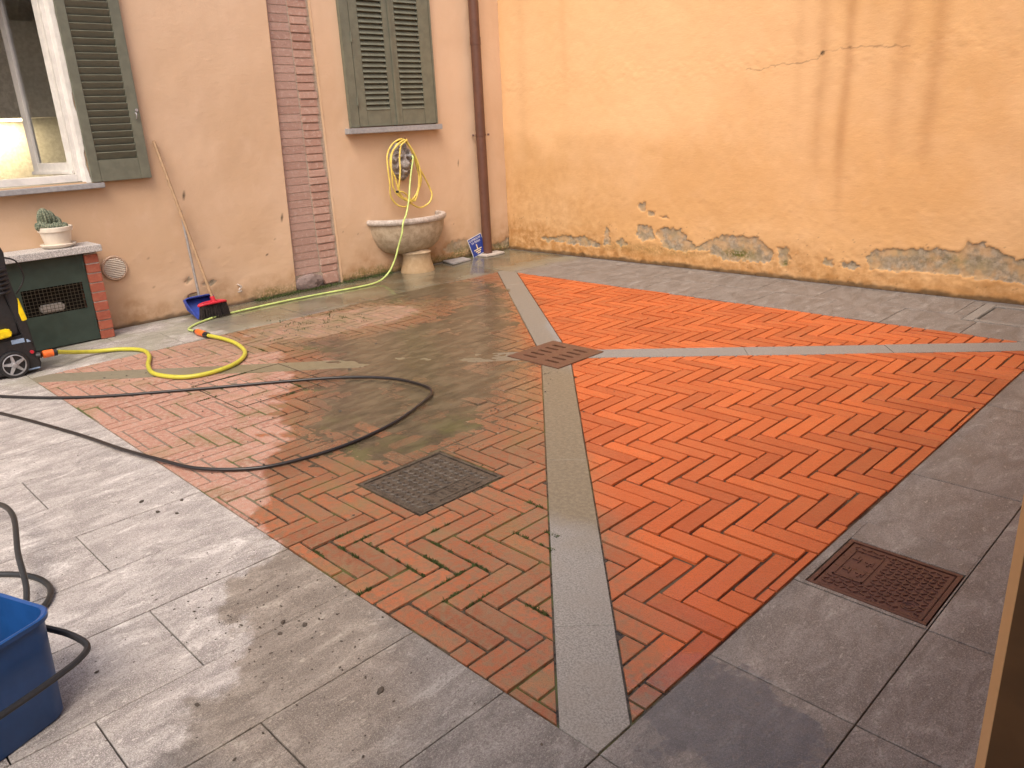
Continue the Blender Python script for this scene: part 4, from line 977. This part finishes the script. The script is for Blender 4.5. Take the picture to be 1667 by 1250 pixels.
tag(hose('washer_hose', [(3.55, -6.85, .012), (3.78, -6.60, .012), (3.90, -6.49, .012), (4.02, -6.44, .012), (4.14, -6.445, .012), (4.24, -6.52, .012), (4.28, -6.68, .012), (4.2, -6.85, .012)], .0108, M['greyrubber']), 'dark grey hose coiled flat on the slabs behind the blue bucket', 'hose', None)

# ------------------------------------------------------------------ broom and dustpan
br = thing('broom', 'broom with wooden handle, red head and dark bristles leaning on the peach wall', 'broom', (.35, -4.05, 0))
HB = Vector((.318, -4.03, .158)); HT = Vector((.03, -4.179, 1.523))
m = MB(); m.tube([HB, HB.lerp(HT, .5), HT], .0125, 12); m.build('handle', M['wood'], br, smooth=True)
m = MB(); m.tube([HB+(HB-HT).normalized()*.05, HB+(HT-HB).normalized()*.03], [.026, .019], 12)
ring = [(.335+.036*math.sin(a), -4.05+.125*math.cos(a), .126+.014*abs(math.sin(a))) for a in np.linspace(0, 2*math.pi, 40)]
m.tube(ring, .0105, 8); m.box(.315, .355, -4.06, -4.02, .112, .138); m.build('head', M['redplastic'], br, smooth=True)
m = MB()
for i in range(620):
    a = random.uniform(-.118, .118); b = random.uniform(-.026, .026)*math.sqrt(max(0.05, 1-(a/.15)**2)); k = 1.13+random.uniform(-.03, .05)
    p0 = Vector((.335+b, -4.045+a, .124)); p1 = Vector((.348+b*1.9, -4.05+a*k, random.uniform(.002, .012))); q = p0.lerp(p1, .5)+Vector((random.uniform(-.003, .003), random.uniform(-.003, .003), 0))
    m.tube([p0, q, p1], [.0026, .0024, .0014], 3, caps=False)
m.box(.312, .358, -4.155, -3.945, .09, .122); o = m.build('bristles', M['bristle'], br); o['kind'] = 'stuff'
dpn = thing('dustpan', 'blue dustpan on a grey stick standing behind the red broom', 'dustpan', (.2, -4.15, 0))
y0, y1 = -4.215, -3.985; yc = (y0+y1)/2
vs = [(.30, y0+.03, .006), (.30, y1-.03, .006), (.17, y1, .08), (.17, y0, .08), (.115, y1, .160), (.115, y0, .160)]
m = MB()
def sheet(pts, nrm, th=.004):
    n_ = Vector(nrm).normalized()*th; k = len(pts); m.add([Vector(p) for p in pts]+[Vector(p)+n_ for p in pts], [tuple(range(k)), tuple(range(2*k-1, k-1, -1))]+[(i, (i+1) % k, k+(i+1) % k, k+i) for i in range(k)])
sheet([vs[0], vs[1], vs[2], vs[3]], (-.6, 0, -.8)); sheet([vs[3], vs[2], vs[4], vs[5]], (-1, 0, -.4))
sheet([vs[0], vs[3], (.21, y0-.004, .128)], (0, -1, 0)); sheet([vs[3], vs[5], (.19, y0-.006, .176), (.21, y0-.004, .128)], (0, -1, 0)); sheet([vs[1], vs[2], (.21, y1+.004, .128)], (0, 1, 0)); sheet([vs[2], vs[4], (.19, y1+.006, .176), (.21, y1+.004, .128)], (0, 1, 0))
sheet([(.115, y0, .160), (.115, y1, .160), (.19, y1+.006, .176), (.19, y0-.006, .176)], (0, 0, 1))
m.tube(spline([(.30, y0+.03, .01), (.21, y0-.004, .130), (.19, y0-.006, .178), (.19, yc, .186), (.19, y1+.006, .178), (.21, y1+.004, .130), (.30, y1-.03, .01)], 4), .006, 6)
m.build('pan', M['panblue'], dpn, bevel=0)
m = MB(); m.tube([(.165, yc+.015, .17), (.05, -4.066, .93)], .0115, 10); m.build('stick', M['greymetal'], dpn, smooth=True)
m = MB(); m.tube(spline([(.012, -4.13, .15), (.03, -4.12, .185), (.035, -4.05, .19), (.03, -4.03, .16)]), .006, 6); tag(m.build('iron_bracket', M['rust'], None), 'rusty bent iron bracket in the wall behind the dustpan', 'bracket')
m = MB(); m.tube(spline([(.0, -3.633, .19), (.03, -3.633, .185), (.035, -3.615, .165), (.03, -3.64, .145), (.035, -3.62, .125), (.015, -3.65, .12)]), .007, 6); tag(m.build('iron_hook', M['rimstone'], None), 'small twisted metal hook low on the peach wall right of the broom', 'hook')

# ------------------------------------------------------------------ brick niche with green door and cactus
nc = thing('meter_niche', 'low brick niche with a dark green mesh door under a granite top', 'cabinet', (.15, -5.4, 0))
XF = .275; z = .0
for i in range(9):
    hgt = .0775; m = MB(); m.box(.002, XF+random.uniform(-.003, .003), -4.985, -4.882, z+.004, z+hgt-.006); m.build('brick', M['pierbrick'], nc, bevel=.003); z += hgt
m = MB(); m.box(.001, XF-.008, -4.981, -4.886, 0, .70); m.build('pier_mortar', M['greymortar'], nc)
m = MB(); m.box(.001, XF, -6.3, -6.2, 0, .70); m.build('side_pier', M['pierbrick'], nc)
m = MB(); m.box(.001, .325, -6.4, -4.855, .712, .765); m.build('granite_top', M['granite'], nc, bevel=.004)
dX = .245; gy0, gy1, gz0, gz1 = -5.475, -5.035, .275, .487
m = MB(); m.box(dX, dX+.012, -6.2, gy0, .012, .706); m.box(dX, dX+.012, gy1, -4.99, .012, .706); m.box(dX+.0005, dX+.0115, gy0, gy1, .012, gz0); m.box(dX+.0005, dX+.0115, gy0, gy1, gz1, .706)
for hz in (.12, .58): m.tube([(dX+.016, -4.998, hz), (dX+.016, -4.998, hz+.06)], .007, 8)
door = m.build('door', M['greendoor'], nc)
m = MB()
for i in range(16): y = gy0+(i+.5)*(gy1-gy0)/16; m.box(dX+.004, dX+.007, y-.0016, y+.0016, gz0, gz1)
for i in range(8): zz = gz0+(i+.5)*(gz1-gz0)/8; m.box(dX+.0065, dX+.0095, gy0, gy1, zz-.0016, zz+.0016)
m.build('wire_mesh', plain('mesh_wire', (.10, .085, .06), .5, metal=.4), door)
m = MB(); m.box(.004, .02, -6.2, -4.99, .01, .70); m.build('niche_back', M['dark'], nc)
m = MB(); m.box(.17, .24, -5.36, -5.19, .285, .345); tag(m.build('gas_meter', M['greymortar'], None, bevel=.012), 'dim grey box behind the wire mesh of the green door', 'meter')
pt = thing('cactus_pot', 'cream flower pot on a saucer standing on the granite niche top', 'flower pot', (.155, -5.10, .765))
pc = (.16, -5.115, .767)
m = MB(); m.lathe([(0, .018), (.088, .018), (.098, .06), (.112, .125), (.122, .128), (.125, .158), (.121, .162), (.113, .160), (.108, .135), (0, .135)], pc, 40); m.build('pot', M['terracream'], pt, smooth=True)
m = MB(); m.lathe([(0, 0), (.098, 0), (.120, .016), (.128, .028), (.124, .032), (.112, .022), (0, .016)], pc, 40); m.build('saucer', M['terracream'], pt, smooth=True)
m = MB(); m.lathe([(0, .150), (.06, .148), (.109, .142)], pc, 24); m.build('soil', M['soil'], pt)
ct = thing('cactus', 'clump of ribbed and knobbly green cactus growing in the cream pot', 'cactus', (pc[0], pc[1], .91))
def ball(m, c, rx, ry, rz, ribs=10, amp=.13, tiltv=(0, 0)):
    vs = []; fs = []; nu, nv = ribs*4, 10
    for j in range(nv+1):
        th = math.pi*j/nv
        for i in range(nu):
            a = 2*math.pi*i/nu; k = 1+amp*math.cos(a*ribs)*math.sin(th)
            p = Vector((rx*math.sin(th)*math.cos(a)*k, ry*math.sin(th)*math.sin(a)*k, rz*math.cos(th))); p.x += tiltv[0]*p.z; p.y += tiltv[1]*p.z
            vs.append(p+Vector(c))
    for j in range(nv):
        for i in range(nu): a = j*nu+i; b = j*nu+(i+1) % nu; fs.append((a, b, b+nu, a+nu))
    m.add(vs, fs)
cz = .767+.15
for (dx, dy, dz, r1, r2, nm) in [(-.01, -.055, .065, .048, .095, 'column'), (-.02, -.015, .06, .042, .078, 'column'), (-.03, .025, .035, .04, .055, 'column')]:
    m = MB(); ball(m, (pc[0]+dx, pc[1]+dy, cz+dz), r1, r1, r2, 12, .14); m.build(nm, M['cactus'], ct, smooth=True)
random.seed(3)
for i in range(24):
    a = random.uniform(-1.3, 1.0); rr = random.uniform(.02, .10); dy = -.115+i*.0078+random.uniform(-.01, .01); dx = random.uniform(.02, .085)*math.sqrt(max(.1, 1-(dy/.13)**2)); r_ = random.uniform(.017, .027)
    m = MB(); ball(m, (pc[0]+dx, pc[1]+dy, cz+.004+max(0, .05-dx*.5)*random.uniform(.3, 1)*(1 if dy < .04 else .3)), r_, r_, r_*1.05, 9, .10); m.build('offset', M['cactus'], ct, smooth=True)

# ------------------------------------------------------------------ pressure washer
pwz = thing('pressure_washer', 'black and yellow pressure washer on wheels at the left edge by the niche', 'pressure washer', (.75, -5.8, 0))
def yzprism(m, poly, x0, x1): 
    Mx = Matrix(((0, 0, 1, 0), (1, 0, 0, 0), (0, 1, 0, 0), (0, 0, 0, 1)))
    m.prism(poly, x0, x1, Mx)
m = MB(); yzprism(m, [(-6.12, .02), (-5.60, .015), (-5.583, .06), (-5.60, .20), (-5.64, .285), (-6.12, .24)], .60, .868); m.build('base', M['black'], pwz, bevel=.012)
m = MB(); yzprism(m, [(-6.05, .24), (-5.66, .285), (-5.655, .40), (-5.69, .58), (-5.72, .62), (-6.05, .60)], .63, .845); m.build('motor_body', M['black'], pwz, bevel=.018)
for x in (.612, .842):
    m = MB(); yzprism(m, [(-5.66, .27), (-5.60, .20), (-5.612, .37), (-5.637, .54), (-5.655, .70), (-5.645, .86), (-5.665, .925), (-5.72, .955), (-5.83, .965), (-5.83, .93), (-5.73, .915), (-5.70, .86), (-5.715, .70), (-5.695, .54)], x, x+.03); m.build('handle_arm', M['black'], pwz, bevel=.006)
m = MB(); m.tube([(.612, -5.70, .94), (.872, -5.70, .94)], .02, 10); m.build('handle_bar', M['black'], pwz, smooth=True)
m = MB(); yzprism(m, [(-5.630, .545), (-5.607, .385), (-5.64, .38), (-5.648, .44)], .843, .880); m.build('yellow_trim', M['yellow'], pwz, bevel=.004)
m = MB(); yzprism(m, [(-6.0, .275), (-5.735, .29), (-5.722, .30), (-5.722, .335), (-5.735, .345), (-6.0, .335)], .80, .90); m.build('yellow_clip', M['yellow'], pwz, bevel=.01)
m = MB(); yzprism(m, [(-5.95, .40), (-5.79, .41), (-5.80, .47), (-5.84, .50), (-5.95, .50)], .82, .872); m.build('detergent_bottle', M['terracream'], pwz, bevel=.012)
m = MB(); yzprism(m, [(-5.95, .425), (-5.80, .435), (-5.80, .452), (-5.95, .445)], .8725, .8745); m.build('yellow_stripe', M['yellow'], pwz)
def ringx(m, c, prof, seg=36):
    vs = []; fs = []
    for r, x in prof:
        for k in range(seg): a = 2*math.pi*k/seg; vs.append((c[0]+x, c[1]+r*math.cos(a), c[2]+r*math.sin(a)))
    for i in range(len(prof)-1):
        for k in range(seg): a = i*seg+k; b = i*seg+(k+1) % seg; fs.append((a, b, b+seg, a+seg))
    m.add(vs, fs)
for x, s in ((.872, 1), (.598, -1)):
    c = (x, -5.755, .092)
    m = MB(); ringx(m, c, [(.0, -.02*s), (.088, -.02*s), (.0935, -.008*s), (.0935, .018*s), (.088, .026*s), (.076, .026*s), (.074, .012*s), (0, .010*s)]); wh = m.build('wheel', M['black'], pwz, smooth=True)
    m = MB(); ringx(m, c, [(.074, .012*s), (.0745, .027*s), (.069, .029*s), (.067, .014*s)]); ringx(m, c, [(.0, .034*s), (.014, .034*s), (.019, .026*s), (.019, .012*s)])
    for k in range(5):
        a = R(90+72*k+8); Mx = Matrix.Translation(c) @ Matrix.Rotation(a, 4, 'X'); 
        m.add([Mx @ Vector(p) for p in ((.030*s, .012, -.011), (.030*s, .012, .011), (.026*s, .07, .006), (.026*s, .07, -.006), (.012*s, .012, -.014), (.012*s, .012, .014), (.012*s, .07, .008), (.012*s, .07, -.008))], [(0, 1, 2, 3), (0, 4, 5, 1), (1, 5, 6, 2), (2, 6, 7, 3), (3, 7, 4, 0)])
    m.build('rim', M['silver'], wh)
m = MB(); m.box(.8685, .8700, -5.735, -5.655, .232, .262); m.build('sticker', M['sticker'], pwz)
m = MB(); m.box(.8685, .8700, -5.642, -5.618, .228, .25); m.build('sticker', M['sticker'], pwz)
m = MB(); m.box(.8685, .8700, -5.675, -5.60, .028, .038); m.build('sticker', M['sticker'], pwz)
m = MB(); m.tube([(.866, -5.628, .155), (.882, -5.628, .155)], .012, 12); m.build('red_knob', M['redplastic'], pwz)
m = MB()
for i in range(6): m.tube(spline([(.86, -5.78, .60+i*.028), (.895, -5.72, .595+i*.03), (.86, -5.655, .60+i*.03)], 5), .009, 8)
m.tube(spline([(.80, -5.62, .56), (.80, -5.55, .66), (.80, -5.57, .78), (.80, -5.64, .82)]), .006, 6)
m.build('wound_cable', M['blackrubber'], pwz, smooth=True)
m = MB(); m.tube([(.86, -5.60, .12), (.875, -5.575, .12)], .022, 10); m.build('inlet', M['black'], pwz)

# ------------------------------------------------------------------ bucket
bk = thing('mop_bucket', 'blue plastic mop bucket with a black handle at the lower left', 'bucket', (4.785, -6.79, 0), R(21))
Bm = Matrix.Translation((4.785, -6.79, 0)) @ Matrix.Rotation(R(21), 4, 'Z')
def rrect(hx, hy, r, n=8):
    o = []
    for cx, cy_, a0 in ((hx-r, hy-r, 0), (-hx+r, hy-r, 90), (-hx+r, -hy+r, 180), (hx-r, -hy+r, 270)):
        for k in range(n+1): a = R(a0+90*k/n); o.append((cx+r*math.cos(a), cy_+r*math.sin(a)))
    return o
def loft(m, rings, cap0=True, cap1=False):
    n = len(rings[0][0]); vs = [Bm @ Vector((p[0], p[1], z)) for pl, z in rings for p in pl]; fs = []
    for i in range(len(rings)-1):
        for k in range(n): a = i*n+k; b = i*n+(k+1) % n; fs.append((a, b, b+n, a+n))
    if cap0: fs.append(tuple(range(n-1, -1, -1)))
    if cap1: fs.append(tuple(range((len(rings)-1)*n, len(rings)*n)))
    m.add(vs, fs)
m = MB(); loft(m, [(rrect(.118, .165, .05), .0), (rrect(.124, .171, .052), .01), (rrect(.134, .184, .056), .312), (rrect(.143, .193, .06), .314), (rrect(.144, .194, .06), .327), (rrect(.140, .190, .058), .330), (rrect(.131, .181, .054), .327), (rrect(.130, .180, .054), .312), (rrect(.120, .167, .05), .012)], True, True)
m.build('tub', M['blueplastic'], bk, smooth=True)
m = MB()
hp_ = [(-.149, .0, .235), (-.165, .08, .215), (-.155, .17, .195), (-.10, .222, .18), (0, .235, .175), (.10, .225, .18), (.168, .175, .195), (.178, .09, .215), (.158, .0, .235)]
hp_ = [(p[1]*.0+p[0], p[1], p[2]) for p in hp_]
hp2 = [(.02, -.198, .235), (.08, -.215, .215), (.17, -.20, .19), (.193, -.12, .182), (.196, 0, .178), (.196, .11, .178), (.19, .19, .180), (.165, .235, .186), (.10, .232, .21), (.02, .203, .235)]
m.tube([Bm @ Vector(p) for p in spline(hp2, 6)], .0095, 8); m.build('handle', M['black'], bk, smooth=True)
me = bmesh.new(); bmesh.ops.create_icosphere(me, subdivisions=4, radius=1)
for v in me.verts:
    nn = float(fbm(np.array([v.co.x*3+5]), np.array([v.co.y*3+v.co.z*2]), 2.5, 4, 8)[0])
    v.co = Vector((v.co.x*.09, v.co.y*.12, v.co.z*.05))*(.75+.6*nn)+Vector((-.005, -.005, .13))
mm = bpy.data.meshes.new('floor_cloth'); me.to_mesh(mm); me.free(); mm.materials.append(M['rag']); o = bpy.data.objects.new('floor_cloth', mm); o.matrix_world = Bm; link(o); mm.polygons.foreach_set('use_smooth', [True]*len(mm.polygons)); tag(o, 'crumpled grey floor cloth inside the blue bucket', 'cloth')

# ------------------------------------------------------------------ moss, weeds, clods
def moss(name, spots, label, hmax=.022):
    vs = []; fs = []
    for (x, y, z, r, n) in spots:
        for i in range(n):
            a = random.uniform(0, 6.28); q = r*math.sqrt(random.random()); px, py = x+q*math.cos(a), y+q*math.sin(a); h = random.uniform(.25, 1)*hmax*(1-.6*q/r); wd = random.uniform(.0018, .0042); b = random.uniform(0, 6.28); ln = random.uniform(-.6, .6)*h, random.uniform(-.6, .6)*h
            k = len(vs); vs += [(px-wd*math.cos(b), py-wd*math.sin(b), z-.004), (px+wd*math.cos(b), py+wd*math.sin(b), z-.004), (px+ln[0]+wd*.7*math.cos(b+.8), py+ln[1]+wd*.7*math.sin(b+.8), z+h*.7), (px+ln[0]*1.5, py+ln[1]*1.5, z+h)]
            fs += [(k, k+1, k+2, k+3)]
    me = bpy.data.meshes.new(name); me.from_pydata(vs, [], fs); me.update(); me.materials.append(M['moss']); o = bpy.data.objects.new(name, me); link(o); o['kind'] = 'stuff'; o['label'] = label; o['category'] = 'moss'; return o
sp = []
for x, y in [(4.63, -5.67), (4.56, -5.49), (4.66, -5.49), (4.79, -5.49), (5.0, -5.67), (4.93, -5.33), (5.01, -5.44), (5.06, -5.35), (5.17, -5.36), (5.0, -5.36), (5.23, -5.45), (5.07, -5.17), (5.17, -5.26), (5.32, -5.44), (4.84, -5.24), (5.13, -5.07), (5.22, -4.98), (5.28, -5.03), (5.04, -4.79), (5.53, -5.37), (5.12, -5.42), (4.72, -5.52), (2.12, -4.80), (2.2, -4.70), (2.45, -5.09), (2.84, -4.7), (2.7, -4.6), (2.3, -4.95), (1.7, -4.3), (1.9, -4.2), (1.55, -4.1)]:
    # snap to the nearest herringbone joint
    best = None
    for k in range(-60, 60):
        for mm_ in range(-13, 13):
            bx0, by0 = HO[0]+k*BWID+mm_*BLEN, HO[1]+k*BWID-mm_*BLEN
            if abs(bx0-x) < .4 and abs(by0-y) < .4:
                for (q0, q1) in (((bx0, by0), (bx0, by0+BLEN)), ((bx0, by0), (bx0+BLEN, by0))):
                    tx = min(max(x, q0[0]), q1[0]); ty = min(max(y, q0[1]), q1[1]); d = math.hypot(tx-x, ty-y)
                    if best is None or d < best[0]: best = (d, tx, ty, q1[0] > q0[0])
    _, tx, ty, hor = best
    for i in range(7):
        o_ = random.gauss(0, .035); sp.append((tx+(o_ if hor else 0), ty+(0 if hor else o_), -.003, .010, 18))
moss('joint_moss', sp, 'small green moss tufts growing in the joints of the dirty bricks', .016)
sp = []
for i in range(150): 
    y = -3.5+i*.012*1.05; 
    if y > -1.85: break
    if random.random() < .8: sp.append((.018+random.uniform(0, .05)*(1 if y < -2.4 else .4), y, .01, .035, 26))
for i in range(26): sp.append((.012, -1.1+i*.028, .004, .016, 8))
for i in range(40): sp.append((1.25+random.gauss(0, .16), -3.55+random.gauss(0, .22), .0, .03, 8))
moss('wall_foot_moss', sp, 'green moss and weeds along the foot of the house wall', .03)
m = MB(); ico = bmesh.new(); bmesh.ops.create_icosphere(ico, subdivisions=1, radius=1); iv = [v.co.copy() for v in ico.verts]; jf = [tuple(v.index for v in f.verts) for f in ico.faces]; ico.free()
random.seed(11)
def clod(x, y, s):
    q = [Vector((v.x*s*random.uniform(.7, 1.3), v.y*s*random.uniform(.7, 1.3), v.z*s*.55*random.uniform(.7, 1.2)+s*.3)) for v in iv]; a = random.uniform(0, 6.28); rm = Matrix.Rotation(a, 3, 'Z') @ Matrix.Diagonal((random.uniform(.8, 1.9), 1, 1))
    m.add([rm @ v+Vector((x, y, 0)) for v in q], jf)
for i in range(190):
    x = random.uniform(2.2, 5.9); y = random.uniform(-7.0, -5.72)
    clod(x, y, random.choice([.0015, .002, .002, .003]))
for i in range(150):
    x = random.gauss(4.95, .35); y = random.gauss(-6.0, .16)
    if y < -5.72: clod(x, y, random.choice([.0018, .0025, .003, .004]))
for i in range(160): clod(random.uniform(1.1, 4.5), random.uniform(-5.65, -3.2), random.choice([.003, .004, .006]))
for x, y, s in ((3.62, -5.93, .010), (3.75, -5.80, .008), (3.86, -5.87, .007), (3.78, -5.92, .008), (4.93, -5.96, .008), (5.0, -5.92, .009), (4.98, -6.0, .008), (5.45, -5.94, .010), (4.72, -6.48, .006), (5.1, -6.33, .007), (3.35, -4.7, .012), (2.7, -4.2, .012), (2.3, -3.7, .01)): clod(x, y, s)
o = m.build('dirt_clods', M['clod']); o['kind'] = 'stuff'; o['label'] = 'scattered dark dirt crumbs on the slabs and bricks'; o['category'] = 'dirt'
